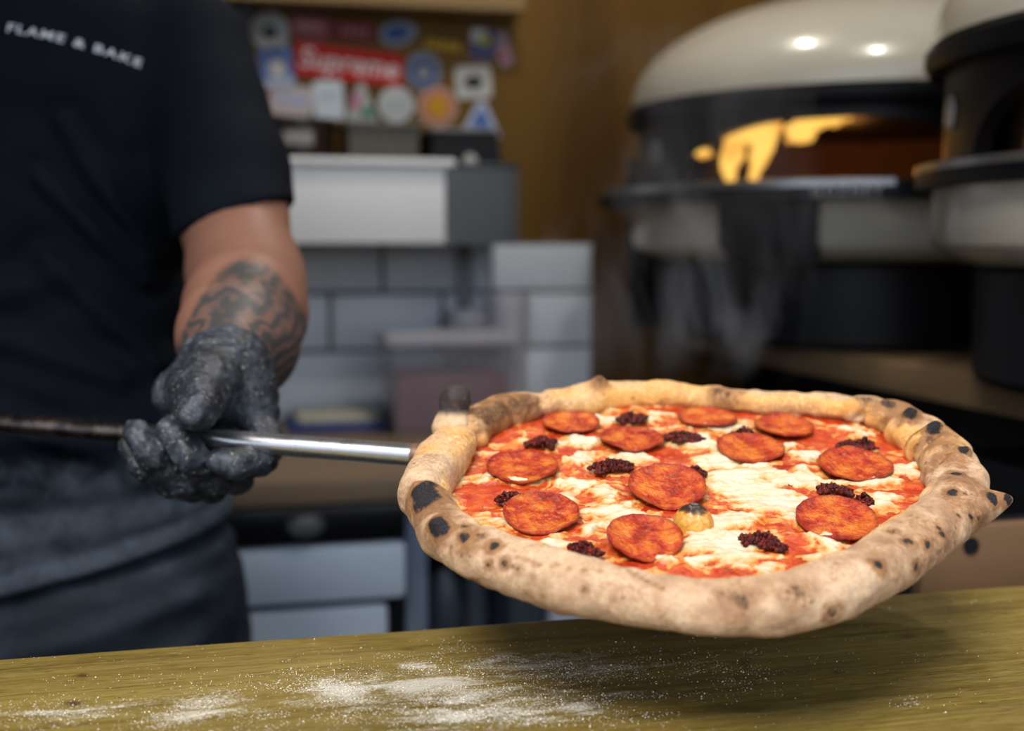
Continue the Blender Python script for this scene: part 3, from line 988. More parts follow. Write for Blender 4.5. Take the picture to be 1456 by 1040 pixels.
mb.v = [(bc_[0] + x, fy - z, bc_[2] + y) for x, y, z in mb.v]
mb.build('badge', pmat('brushed grey badge', (.30, .30, .31), (.22, .22, .23), 60, .4, .8), cp)
M_WHITE = pmat('white powder coat', (.66, .76, .88), (.62, .71, .83), 8, .35)
mb = MB(); mb.box2((xfl, fy + .002, z2 + .005), (xf, fy + .03, z1 - .004), .008); mb.build('drawer', M_WHITE, fr)
xd = at_y(553, 880, fy)[0]
mb = MB(); mb.box2((xfl, fy + .004, .12), (xd, fy + .03, z2 - .004), .008); mb.build('door', M_WHITE, fr)
for sx in (xfl + .05, xf - .05):
    mb = MB(); mb.tube([(sx, fy + .08, 0), (sx, fy + .08, .08)], .018, 14); mb.build('foot', M_DARK, fr)

# right of the fridge: pale panel, dark bay with gas bottles
pz = at_y(590, 800, fy + .05)
mb = MB(); mb.box2((xf + .004, fy + .03, 0), (at_y(608, 800, fy + .03)[0], fy + .35, zt - .003), .003)
tag(mb.build('cabinet_side_panel', pmat('blue grey panel', (.20, .25, .33), (.16, .20, .27), 8, .4)), 'narrow blue grey panel standing beside the white fridge', 'panel')


def bottle(px, y, r, htop, label):
    c = at_y(px, 860, y)
    e = thing('gas_bottle', label, 'gas bottle', (c[0], y, 0), 0, 'gas bottles under the worktop')
    q = MB(); q.lathe([(0, 0), (r * .9, 0), (r, .02), (r, htop - .06), (r * .85, htop - .02), (r * .4, htop), (0, htop)], 28, (c[0], y, 0))
    q.build('body', pmat('grey painted steel', (.16, .18, .21), (.12, .14, .17), 12, .4, .2), e, ang=50)
    q = MB(); q.lathe([(0, 0), (r * .3, 0), (r * .3, .03), (r * .12, .035), (r * .12, .055), (0, .055)], 20, (c[0], y, htop))
    q.build('valve', M_DARK, e)


bottle(632, fy + .17, .026, .80, 'slim grey bottle in the dark bay right of the fridge, nearer the fridge')
bottle(677, fy + .17, .018, .82, 'slim grey bottle in the dark bay right of the fridge, under the pizza')
cb = at_y(760, 880, fy + .1)
cr_ = thing('storage_crate', 'dark blue plastic crate on the floor below the pizza', 'crate', (cb[0], fy + .2, 0))
xa = at_y(724, 880, fy + .06)[0]; xb = at_y(778, 880, fy + .06)[0]
mb = MB(); mb.box2((xa, fy + .06, .02), (xb, fy + .3, .80), .01); mb.build('body', pmat('dark blue plastic', (.035, .045, .065), (.03, .04, .055), 10, .5), cr_)
mb = MB(); mb.box2((xa - .005, fy + .055, .80), (xb + .005, fy + .305, .83), .008); mb.build('lid', M_DARK, cr_)
xa = at_y(782, 880, fy + .06)[0]; xb = at_y(850, 880, fy + .06)[0]
mb = MB(); mb.box2((xa, fy + .06, 0), (xb, fy + .3, at_y(800, 868, fy + .06)[2]), .012)
tag(mb.build('plastic_tub', pmat('pale blue white plastic', (.42, .46, .56), (.38, .42, .52), 10, .5)), 'pale tub standing on the floor just above the board edge, below the pizza', 'tub')
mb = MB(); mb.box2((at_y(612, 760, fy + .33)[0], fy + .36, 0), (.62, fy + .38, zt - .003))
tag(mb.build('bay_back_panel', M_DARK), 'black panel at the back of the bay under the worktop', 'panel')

# ---- things on the worktop
bl = at_y(408, 588, 2.02); br = at_y(541, 588, 2.02)
mb = MB(); mb.box2((bl[0], 1.95, WORK_Z + .0005), (br[0], 2.11, WORK_Z + .011), .004)
tag(mb.build('chopping_board', pmat('blue plastic board', (.006, .045, .26), (.005, .035, .20), 20, .4)), 'flat blue plastic chopping board lying on the worktop against the tiles', 'chopping board')
mb = MB(); mb.box2((bl[0] + .012, 1.97, WORK_Z + .0115), (br[0] - .012, 2.10, WORK_Z + .024), .004)
tag(mb.build('chopping_board', pmat('cream plastic board', (.60, .56, .42), (.55, .50, .38), 20, .4)), 'cream chopping board lying on top of the blue one', 'chopping board')

# clear tub with pink sauce
t = NT('clear plastic'); t.S(Base_Color=(.93, .93, .96), Roughness=.12, Transmission_Weight=.92, IOR=1.15); M_CLEAR = t.m
t = NT('cloudy plastic'); t.S(Base_Color=(.80, .79, .84), Roughness=.35, Transmission_Weight=.55, IOR=1.12); M_CLOUD = t.m
tl = at_z(556, 606, WORK_Z); tr = at_z(731, 606, WORK_Z)
ty0 = tl[1]; ty1 = ty0 + .19
ty0 = 1.89; x0 = at_y(556, 560, ty0)[0]; x1 = at_y(731, 560, ty0)[0]
zt1 = at_y(640, 492, ty0)[2]; zt2 = at_y(640, 474, ty0)[2]; zs = at_y(640, 533, ty0)[2]
tub = thing('storage_tub', 'clear plastic food tub of pink sauce on the worktop behind the pizza', 'food tub', ((x0 + x1) / 2, ty0 + .09, WORK_Z))


def open_box(x0, y0, z0, x1, y1, z1, th=.0022, flare=.006, bev=.008):
    q = MB()
    def ring(ins_, z, fl):
        return [(x0 - fl + ins_, y0 - fl + ins_, z), (x1 + fl - ins_, y0 - fl + ins_, z), (x1 + fl - ins_, y1 + fl - ins_, z), (x0 - fl + ins_, y1 + fl - ins_, z)]
    vs = ring(0, z0, -flare) + ring(0, z1, 0) + ring(th, z1, 0) + ring(th, z0 + th, -flare)
    fs = [(3, 2, 1, 0)] + [(a, (a + 1) % 4, 4 + (a + 1) % 4, 4 + a) for a in range(4)] + [(4 + a, 4 + (a + 1) % 4, 8 + (a + 1) % 4, 8 + a) for a in range(4)] + [(8 + a, 8 + (a + 1) % 4, 12 + (a + 1) % 4, 12 + a) for a in range(4)] + [(12, 13, 14, 15)]
    q.add(vs, fs)
    return q


open_box(x0, ty0, WORK_Z + .001, x1, ty0 + .12, zt1).build('body', M_CLEAR, tub)
mb = MB(); mb.box2((x0 - .006, ty0 - .006, zt1), (x1 + .006, ty0 + .126, zt2), .004); mb.build('lid', M_CLOUD, tub)
mb = MB(); mb.box2((x0 + .0095, ty0 + .0095, WORK_Z + .0036), (x1 - .0095, ty0 + .12 - .0095, zs), .004)
tag(mb.build('pink_sauce', pmat('pink sauce', (.26, .085, .105), (.20, .06, .075), 15, .4)), 'pink red sauce filling the lower half of the clear tub', 'sauce', kind='stuff')
# stack of clear deli cups behind it
for px, yy, zb, zt_, lab in [(664, 2.06, WORK_Z + .001, at_y(668, 440, 2.06)[2], 'cloudy plastic cup stack behind the sauce tub, left of the two'), (722, 2.06, WORK_Z + .001, at_y(714, 418, 2.05)[2], 'cloudy plastic cup stack behind the sauce tub, right of the two')]:
    c = at_y(px, 480, yy)
    q = MB(); H_ = zt_ - zb
    prof = [(0, 0), (.027, 0)]
    for k in range(7):
        zz = H_ * (.62 + .38 * k / 6)
        prof += [(.031 + .001 * k, zz - .004), (.034 + .0005 * k, zz - .003), (.034 + .0005 * k, zz)]
    prof += [(.033, H_ - .001), (.026, H_ * .5), (0, H_ * .5)]
    q.lathe(prof, 32, (c[0], yy, zb))
    tag(q.build('cup_stack', M_CLOUD, ang=60), lab, 'cups', 'stacks of plastic cups')

# ---- steel topping rail on a post
ry = 1.93
x0 = at_y(330, 300, ry)[0]; x1 = at_y(737, 300, ry)[0]; xm = at_y(640, 300, ry)[0]
za = at_y(560, 348, ry)[2]; zb = at_y(560, 226, ry)[2]
M_STEEL_DARK = pmat('brushed steel with painted dark reflection', (.13, .13, .13), (.075, .075, .075), 5, .24, .95, .05, 90, (1, 1, .05))  # dark reflection put into the steel's own base colour
M_STEEL_BRIGHT = pmat('steel with painted bright reflection', (.90, .91, .93), (.86, .87, .89), 4, .4)  # white base colour stands in for the steel's bright reflection
rail = thing('topping_rail', 'long stainless steel topping unit raised over the worktop on posts', 'topping unit', ((x0 + x1) / 2, ry + .1, WORK_Z))
q = open_box(x0, ry, za, x1, WALL_Y - .022, zb - .004, .012, .0); q.build('trough', M_STEEL_DARK, rail)
mb = MB(); mb.box2((x0, ry - .006, za + .002), (at_y(632, 300, ry)[0], ry - .0005, zb - .012), .002); mb.build('front_reflection', M_STEEL_BRIGHT, rail)['label'] = 'front of the steel unit with its bright reflection painted in'
mb = MB(); mb.box2((x0, ry - .018, zb - .012), (xm + .006, ry + .02, zb), .005, 3); mb.build('lip', M_STEEL_BRIGHT, rail)
mb = MB(); mb.box2((xm + .008, ry - .006, zb - .012), (x1, ry + .02, zb - .004), .003); mb.build('rim', M_STEEL_DARK, rail)
for px in (659, 360):
    c = at_y(px, 400, 2.108)
    mb = MB(); mb.box2((c[0] - .011, 2.098, WORK_Z + .0005), (c[0] + .011, 2.118, za - .0005), .003); mb.build('leg', pmat('dark grey steel', (.16, .16, .17), (.12, .12, .13), 20, .4, .6), rail)

# containers that sit in the rail
zin = za + .0125
def xy(px, y=2.0): return at_y(px, 200, y)[0]
c = xy(423, 2.02)
bowl = thing('food_pan', 'round dark brown pan with a pale label, left of the pans on the steel unit', 'food pan', (c, 2.02, zin), 0, 'pans in the steel topping unit')
H_ = at_y(425, 168, 1.98)[2] - zin
mb = MB(); mb.lathe([(0, 0), (.05, 0), (.058, H_ - .01), (.062, H_ - .008), (.062, H_), (.054, H_), (.048, .006), (0, .006)], 40, (c, 2.02, zin)); b_ = mb.build('body', pmat('dark brown enamel', (.022, .013, .009), (.03, .018, .012), 30, .25), bowl, ang=50)
mb = MB(); mb.box2((c - .026, 1.950, zin + H_ - .042), (c + .018, 1.957, zin + H_ - .022), .001); mb.build('sticker_label', pmat('grey paper', (.30, .29, .28), (.26, .25, .24), 30, .7), bowl)
x0_, x1_ = xy(487, 1.985), xy(597, 1.985)
H_ = at_y(540, 180, 1.96)[2]
pan = thing('food_pan', 'olive brown rectangular pan with a rounded rim, middle of the pans on the steel unit', 'food pan', ((x0_ + x1_) / 2, 2.02, zin), 0, 'pans in the steel topping unit')
open_box(x0_ + .006, 1.962, zin, x1_ - .006, 2.09, H_, .003).build('body', pmat('olive brown plastic', (.085, .070, .045), (.07, .058, .036), 20, .35), pan)
mb = MB(); mb.box2((x0_, 1.952, H_), (x1_, 2.1, H_ + .006), .003); mb.build('lid', pmat('dull olive lid', (.14, .125, .095), (.12, .105, .08), 20, .4), pan)
x0_, x1_ = xy(606, 1.985), xy(722, 1.985)
H_ = at_y(660, 188, 1.96)[2]
pan = thing('food_pan', 'black box with a white tab, rightmost of the pans on the steel unit', 'food pan', ((x0_ + x1_) / 2, 2.02, zin), 0, 'pans in the steel topping unit')
mb = MB()
mb.prism([(x0_ + .002, zin), (x1_ - .0, zin), (x1_ - .022, H_), (x0_ + .006, H_)], -1.962, -2.09, Matrix(((1, 0, 0, 0), (0, 0, -1, 0), (0, 1, 0, 0), (0, 0, 0, 1))))
mb.build('body', M_DARK, pan)
mb = MB(); mb.box2((x0_ + .003, 1.956, H_), (x1_ - .02, 2.1, H_ + .006), .002); mb.build('lid', pmat('grey rim', (.20, .20, .20), (.17, .17, .17), 20, .4), pan)
cx = xy(668, 1.955); cz = at_y(668, 228, 1.955)[2]
mb = MB(); mb.tube([(cx, 1.9615, cz), (cx, 1.950, cz)], .010, 24); mb.build('tab', pmat('white tab', (.5, .5, .47), (.45, .45, .42), 30, .5), pan)

# ---- shelf above the stickers
sy = 2.065
sx1 = at_y(747, 10, sy)[0]; sz = at_y(700, 15, sy)[2]
mb = MB(); mb.box2((LW_X, sy, sz), (sx1, WALL_Y, sz + .034), .003)
tag(mb.build('wall_shelf', wood('pine shelf', (.22, .14, .06), (.30, .20, .09), (.36, .25, .12), 'X', 5)), 'pine shelf board on the wall above the stickers', 'shelf')


# ---- lettering
def text_mesh(s, size=1.0, bold=0.0, shear=0.0, space=1.0, extrude=0.0):
    cu = bpy.data.curves.new('lettering', 'FONT')
    cu.body = s; cu.size = size; cu.align_x = 'CENTER'; cu.align_y = 'CENTER'
    cu.offset = bold; cu.shear = shear; cu.space_character = space; cu.extrude = extrude; cu.resolution_u = 4
    ob = bpy.data.objects.new('lettering', cu); COL.objects.link(ob)
    bpy.context.view_layer.update()
    me = bpy.data.meshes.new_from_object(ob.evaluated_get(bpy.context.evaluated_depsgraph_get()))
    v = [tuple(q.co) for q in me.vertices]; f = [tuple(p_.vertices) for p_ in me.polygons]
    bpy.data.objects.remove(ob); bpy.data.curves.remove(cu); bpy.data.meshes.remove(me)
    return np.array(v), f


# ---- stickers on the wall: flat vinyl, drawn in the wall's own x-z plane
SY = WALL_Y
PXM = (SY) / FPX * 0.99
def rrect(w, h, r=.004, n=6):
    pts = []
    for cx, cy, a0 in [(w / 2 - r, h / 2 - r, 0), (-w / 2 + r, h / 2 - r, 90), (-w / 2 + r, -h / 2 + r, 180), (w / 2 - r, -h / 2 + r, 270)]:
        for k in range(n + 1):
            a = math.radians(a0 + 90 * k / n); pts.append((cx + r * math.cos(a), cy + r * math.sin(a)))
    return pts
def disc(rx, ry=None, n=36):
    ry = ry or rx
    return [(rx * math.cos(k * 2 * PI / n), ry * math.sin(k * 2 * PI / n)) for k in range(n)]
def tri(w, h): return [(-w / 2, -h / 2), (w / 2, -h / 2), (w * .08, h / 2), (-w * .08, h / 2)]
_vin = {}
def vinyl(c):
    if c not in _vin: _vin[c] = pmat('vinyl print', c, tuple(k * .92 for k in c), 60, .5, spec=.15)
    return _vin[c]


def sticker(px, py, rot, layers, label, cat='sticker', level=0):
    """layers: (outline in px units, colour, offset, part name) or ('text', string, size, colour, offset)"""
    c = at_y(px, py, SY)
    k = SY / FPX / math.cos(YAW) * .985
    ca, sa = math.cos(math.radians(rot)), math.sin(math.radians(rot))
    root = None
    for li, L in enumerate(layers):
        yb = SY - .0004 - level * .0012 - .0006 * li
        if L[0] == 'text':
            v, f = text_mesh(L[1], L[2], *L[5:])
            ox, oz = L[4]
            pts = v[:, :2] + np.array([ox, oz])
            w = [(c[0] + k * (x * ca - z * sa), yb - .0003, c[2] + k * (x * sa + z * ca)) for x, z in pts]
            q = MB(); q.add(w, f)
            q.build('print', vinyl(L[3]), root, fix=False)
            continue
        pts, colr, off, nm = L
        w = [(x + off[0], z + off[1]) for x, z in pts]
        w = [(c[0] + k * (x * ca - z * sa), c[2] + k * (x * sa + z * ca)) for x, z in w]
        q = MB(); n = len(w)
        q.add([(x, yb, z) for x, z in w] + [(x, yb - .0006, z) for x, z in w], [tuple(range(n)), tuple(range(2 * n - 1, n - 1, -1))] + [(a, (a + 1) % n, n + (a + 1) % n, n + a) for a in range(n)])
        o = q.build('wall_sticker' if root is None else nm, vinyl(colr), root)
        if root is None:
            root = tag(o, label, cat, 'stickers on the wall')
    return root


Wt = (.50, .52, .54); Bl = (.04, .09, .28); Rd = (.34, .008, .010); Bk = (.03, .03, .035)
sticker(384, 44, 0, [(disc(26), (.34, .34, .33), (0, 0), ''), (disc(9), Bk, (0, -2), 'emblem')], 'round grey sticker with a dark centre, top left of the stickers')
sticker(440, 40, -4, [(rrect(56, 36, 12), (.22, .055, .06), (0, 0), ''), (rrect(40, 14, 6), (.36, .16, .16), (0, 2), 'emblem')], 'dull pink red sticker in the top row beside the round grey one')
sticker(503, 45, -3, [(rrect(58, 26, 2), (.17, .018, .022), (0, 0), ''), (rrect(6, 12, 1), (.36, .15, .16), (-14, 0), 'print'), (rrect(6, 12, 1), (.36, .15, .16), (-4, 0), 'print'), (rrect(6, 12, 1), (.36, .15, .16), (6, 0), 'print'), (rrect(6, 12, 1), (.36, .15, .16), (16, 0), 'print')], 'dark red rectangular sticker with pale marks in the top row')
sticker(566, 47, 12, [(disc(27, 17), (.24, .27, .33), (0, 0), ''), (disc(18, 10), Bl, (-2, 0), 'emblem')], 'blue and grey oval sticker in the top row')
sticker(628, 64, -6, [(rrect(60, 20, 2), (.05, .035, .012), (0, 0), ''), (rrect(9, 14, 2), (.38, .24, .01), (-21, 0), 'print'), (rrect(9, 14, 2), (.38, .24, .01), (-10, 0), 'print'), (rrect(9, 14, 2), (.38, .24, .01), (1, 0), 'print'), (rrect(9, 14, 2), (.38, .24, .01), (12, 0), 'print'), (rrect(8, 14, 2), (.38, .24, .01), (22, 0), 'print')], 'dark sticker with a yellow band right of the oval blue one')
sticker(686, 62, 0, [(rrect(36, 44, 4), (.05, .06, .16), (0, 0), ''), (rrect(24, 20, 4), (.50, .50, .48), (-5, 10), 'emblem'), (disc(8), (.46, .42, .08), (3, 4), 'emblem')], 'navy, white and yellow sticker at the top right')
sticker(716, 70, 12, [(rrect(20, 48, 8), (.34, .24, .30), (0, 0), ''), (rrect(12, 14, 4), (.36, .08, .12), (-2, -8), 'emblem')], 'pale pink upright sticker at the far right of the top row')
sticker(496, 92, -5, [(rrect(150, 44, 1), (.42, .008, .008), (0, 0), ''), ('text', 'Supreme', 38, (.72, .60, .60), (0, 1), .7, .15)], 'wide red box sticker with white italic lettering')
sticker(394, 97, 8, [(rrect(46, 56, 3), (.10, .17, .38), (0, 0), ''), (rrect(22, 22, 8), (.52, .50, .48), (0, 0), 'emblem'), (rrect(40, 12, 2), (.40, .44, .56), (0, -20), 'emblem')], 'upright blue sticker with a white middle, below the round grey one')
sticker(602, 101, 0, [(disc(26), (.16, .19, .27), (0, 0), ''), (disc(17), (.04, .06, .20), (0, -2), 'emblem'), (disc(8, 9), (.28, .28, .27), (0, -2), 'emblem')], 'blue roundel sticker with a pale centre beside the red box')
sticker(673, 117, 4, [(rrect(52, 46, 6), (.46, .46, .45), (0, 0), ''), (disc(14, 9), (.02, .02, .025), (0, 0), 'emblem')], 'white rectangular sticker with a black blot in the middle')
sticker(372, 137, -12, [(rrect(22, 30, 4), (.36, .09, .07), (0, 0), '')], 'small red sticker at the left edge beside the shirt sleeve')
sticker(414, 143, -6, [(rrect(58, 42, 8), (.50, .44, .42), (0, 0), ''), (rrect(46, 14, 5), (.42, .42, .58), (0, 2), 'emblem')], 'cream sticker with a lilac band in the bottom row')
sticker(467, 143, 3, [(rrect(42, 54, 8), (.56, .62, .68), (0, 0), ''), (rrect(26, 8, 3), (.40, .48, .58), (0, 6), 'emblem')], 'white tag shaped sticker in the bottom row below the red box')
sticker(514, 145, 0, [(tri(46, 52), (.40, .42, .40), (0, 0), ''), (rrect(14, 24, 4), (.46, .22, .32), (-7, 0), 'emblem'), (rrect(18, 14, 4), (.06, .22, .17), (8, -14), 'emblem')], 'pink and green triangular sticker in the bottom row')
sticker(563, 149, 0, [(disc(25), (.46, .49, .50), (0, 0), ''), (rrect(7, 22, 3), (.34, .37, .40), (-8, -1), 'emblem'), (rrect(7, 22, 3), (.34, .37, .40), (8, -1), 'emblem')], 'round pale grey sticker in the bottom row')
sticker(622, 152, 0, [(disc(29), (.42, .27, .20), (0, 0), ''), (disc(22), (.48, .15, .10), (0, 0), 'emblem'), (disc(14), (.52, .32, .012), (0, 0), 'emblem'), (rrect(14, 4, 1.5), (.46, .07, .02), (0, 0), 'emblem')], 'round orange sticker with a yellow disc in the bottom row')
sticker(684, 168, -3, [(tri(60, 48), (.44, .50, .62), (0, 0), ''), (tri(32, 26), (.07, .14, .42), (0, 0), 'emblem')], 'blue and white triangular sticker at the right end of the bottom row')

# ---- counter plank the pizza is held over
t = NT('flour dusted counter board')
v = t.co((.10, 1, 1)); v2 = t.co((.03, 1, 1))
n1 = t.noise(16, 6, .6, v, 1.2); n2 = t.noise(150, 5, .65, v2, .3); n3 = t.noise(55, 4, .6, t.co((.22, 1, 1)), .5); n4 = t.noise(620, 3, .7, t.co((.12, 1, 1)), .2)
col = t.ramp(n1, [(.25, (.060, .037, .007)), (.5, (.150, .098, .015)), (.75, (.22, .152, .030))])
col = t.mix(t.ramp(n2, [(.45, 0.0), (.72, .45)]), col, (.27, .205, .07))
col = t.mix(t.ramp(n2, [(.28, .65), (.44, 0.0)]), col, (.035, .022, .006))
col = t.mix(t.ramp(n3, [(.64, 0.0), (.76, .75)]), col, (.028, .018, .008))
col = t.mix(t.ramp(n4, [(.30, .75), (.44, 0.0)]), col, (.030, .019, .005))
col = t.mix(t.ramp(n4, [(.56, 0.0), (.70, .45)]), col, (.30, .235, .085))
col = t.mix(t.attr('knot'), col, (.035, .010, .005))
t.set(t.p.inputs['Base Color'], col)
col_ = col
# flour smears: pale powder with ragged edges (attribute = how much was spilled there)
fl = t.attr('flour'); g1 = t.noise(45, 5, .7, t.co((.45, 1, 1)), .6); g2 = t.noise(700, 3, .7)
ff = t.math('ADD', fl, t.math('MULTIPLY', t.math('SUBTRACT', g1, .5), 2.4))
ff = t.math('ADD', ff, t.math('MULTIPLY', t.math('SUBTRACT', g2, .5), 1.6))
col = t.mix(t.ramp(ff, [(.50, 0.0), (1.15, .75)]), col_, (.66, .62, .54))
t.S(Base_Color=col, Roughness=.55, Specular_IOR_Level=.35)
b = t.bump(n2, .35, .0018)
b = t.bump(n4, .4, .0008, b)
t.bump(g2, .15, .0005, b)
M_BOARD = t.m
bx = np.linspace(-.62, .92, 620); by = np.linspace(.42, BOARD_Y, 200)
gx, gy = np.meshgrid(bx, by, indexing='ij')
edge_d = np.minimum(BOARD_Y - gy, gy - .42)
gz = BOARD_Z - .004 * np.exp(-edge_d / .003) + .0006 * fbm(gx * 8, gy * 60, 0, 101, 3)
vs = np.stack([gx, gy, gz], -1).reshape(-1, 3)
nx, ny = gx.shape
i = np.arange(nx - 1)[:, None]; j = np.arange(ny - 1)[None, :]
top = np.stack([i * ny + j, (i + 1) * ny + j, (i + 1) * ny + j + 1, i * ny + j + 1], -1).reshape(-1, 4)
nb = len(vs)
ring = [a * ny for a in range(nx)] + [(nx - 1) * ny + b_ for b_ in range(1, ny)] + [a * ny + ny - 1 for a in range(nx - 2, -1, -1)] + [b_ for b_ in range(ny - 2, 0, -1)]
low = vs[ring].copy(); low[:, 2] = BOARD_Z - .044
fs = [tuple(r) for r in top] + [(ring[a], nb + a, nb + (a + 1) % len(ring), ring[(a + 1) % len(ring)]) for a in range(len(ring))] + [tuple(nb + a for a in range(len(ring)))]
board = mesh_obj('counter_board', np.vstack([vs, low]), fs, M_BOARD)
tag(board, 'weathered olive brown wooden counter board dusted with flour', 'counter board')
FLOUR = [(600, 975, 110, 26, 1.0), (690, 1015, 150, 24, .9), (820, 1008, 50, 14, .9), (760, 950, 190, 30, .62), (590, 948, 40, 8, .9), (480, 985, 140, 36, .75), (300, 1015, 170, 34, .62), (900, 985, 70, 14, .6), (660, 1000, 260, 50, .68), (1000, 950, 140, 30, .3), (120, 1015, 150, 36, .5), (1300, 1000, 30, 10, .35), (1100, 985, 40, 8, .4)]


def flour_amount(w):
    x, y, d = project(w)
    a = np.zeros(len(w))
    for px, py, rx, ry, s in FLOUR:
        a = np.maximum(a, s * np.exp(-(((x - px) / rx) ** 2 + ((y - py) / ry) ** 2)))
    return a


bx_, by_, _ = project(vs)
kn = np.zeros(len(vs))
for px, py, rx, ry, s in [(117, 961, 9, 3, .9), (104, 1001, 13, 4, .9), (1060, 943, 8, 11, .55), (1190, 956, 7, 3, .7), (1285, 1002, 18, 3, .5), (820, 927, 5, 4, .8), (1060, 1008, 50, 6, .4), (1290, 905, 16, 4, .5)]:
    kn = np.maximum(kn, s * np.exp(-(((bx_ - px) / rx) ** 2 + ((by_ - py) / ry) ** 2) ** 1.5))
attr(board, 'knot', np.append(kn, np.zeros(len(low))))
attr(board, 'flour', np.append(flour_amount(vs), np.zeros(len(low))))
rng = np.random.RandomState(11)
gr = MB(); cnt = 0
G = 230000
u = rng.uniform(-.42, .70, G); w_ = rng.uniform(.56, BOARD_Y - .004, G)
pts = np.stack([u, w_, np.full(G, BOARD_Z)], 1)
am = np.clip(flour_amount(pts) * .6 + .009, 0, 1) * np.clip(.5 + .9 * fbm(u * 40, w_ * 90, 0, 120, 3), .05, 1.3)
keep = rng.rand(G) < am
pts = pts[keep]; sz = rng.uniform(.00010, .00030, len(pts)) * np.where(rng.rand(len(pts)) < .06, 1.9, 1)
pts[:, 2] += .0006 * fbm(pts[:, 0] * 8, pts[:, 1] * 60, 0, 101, 3) + sz * .4
OCT = np.array([(1, 0, 0), (-1, 0, 0), (0, 1, 0), (0, -1, 0), (0, 0, 1), (0, 0, -1)], float)
OF = np.array([(0, 2, 4), (2, 1, 4), (1, 3, 4), (3, 0, 4), (2, 0, 5), (1, 2, 5), (3, 1, 5), (0, 3, 5)])
gv_ = (pts[:, None, :] + OCT[None] * sz[:, None, None] * rng.uniform(.7, 1.3, (len(pts), 6, 1))).reshape(-1, 3)
gf = (OF[None] + 6 * np.arange(len(pts))[:, None, None]).reshape(-1, 3)
tag(mesh_obj('flour_dusting', gv_, gf, pmat('flour', (.80, .77, .70), (.74, .70, .62), 100, .9)), 'loose white flour scattered over the wooden counter board', 'flour', kind='stuff')

# ---- right-hand shelf the ovens stand on, and what is under it
M_SHELF = wood('oven shelf timber', (.15, .095, .045), (.235, .155, .08), (.29, .20, .11), 'Y', 5.0, .5)
mb = MB(); mb.box2((.815, .62, SHELF_Z - .036), (RW_X, WALL_Y - .013, SHELF_Z), .004)
tag(mb.build('oven_shelf', M_SHELF), 'thick timber shelf along the right wall under both ovens', 'shelf')
mb = MB(); mb.box2((.94, .9, 0), (RW_X, 1.42, SHELF_Z - .12), .01)
tag(mb.build('under_shelf_cabinet', pmat('slate cabinet', (.022, .025, .03), (.018, .02, .025), 10, .45)), 'dark slate cabinet standing below the timber oven shelf', 'cabinet')
mb = MB(); mb.box2((.96, 1.45, 0), (RW_X, WALL_Y - .02, SHELF_Z - .05), .01)
tag(mb.build('under_shelf_cabinet', M_DARK), 'black cabinet below the far end of the oven shelf', 'cabinet')
ca_ = at_z(1395, 846, .80)
c0 = at_y(1300, 800, 1.12); c1 = at_y(1470, 800, 1.12)
zc0 = at_y(1380, 742, .88)[2]
cr = thing('wooden_crate', 'brown wooden crate below the oven shelf at the right edge', 'crate', ((c0[0] + c1[0]) / 2, 1.0, 0))
M_CRATE = wood('crate board', (.11, .06, .03), (.15, .085, .045), (.18, .105, .06), 'X', 6)
xx0 = c0[0]; xx1 = .93
k = 0
zz = zc0
crx0, crx1 = at_y(1296, 800, .895)[0], at_y(1470, 800, .895)[0]
mb2 = MB()
for k in range(9):
    mb = MB(); mb.box2((crx0, .88, zz - .062), (crx1 + .05, .895, zz - .004), .002); mb.build('plank', M_CRATE, cr)
    zz -= .066
mb = MB(); mb.box2((crx0 + .005, .896, .02), (crx1 + .045, .935, zc0 - .01)); mb.build('box', M_DARK, cr)
hc = at_y(1380, 776, .88)
mb = MB(); mb.tube([(hc[0], .8795, hc[2]), (hc[0], .8785, hc[2])], .007, 20); mb.build('finger_hole', M_DARK, cr)

# ================================================================== OVENS
t = NT('cream enamel'); n = t.noise(6, 3)
t.S(Base_Color=t.ramp(n, [(.3, (.50, .465, .385)), (.7, (.45, .42, .345))]), Roughness=.24, Coat_Weight=.4, Coat_Roughness=.1); M_CREAM = t.m
M_BLACK = pmat('black enamel', (.0025, .003, .0045), (.004, .005, .008), 20, .42, spec=.25)
M_TRIM = pmat('steel edge', (.40, .41, .43), (.3, .31, .33), 30, .3, .9)
t = NT('hot firebrick'); n = t.noise(30, 4)
t.S(Base_Color=t.ramp(n, [(.3, (.13, .065, .035)), (.7, (.08, .04, .022))]), Roughness=.85); M_BRICK = t.m
# local +x of an oven is the way its mouth faces
OR = .36


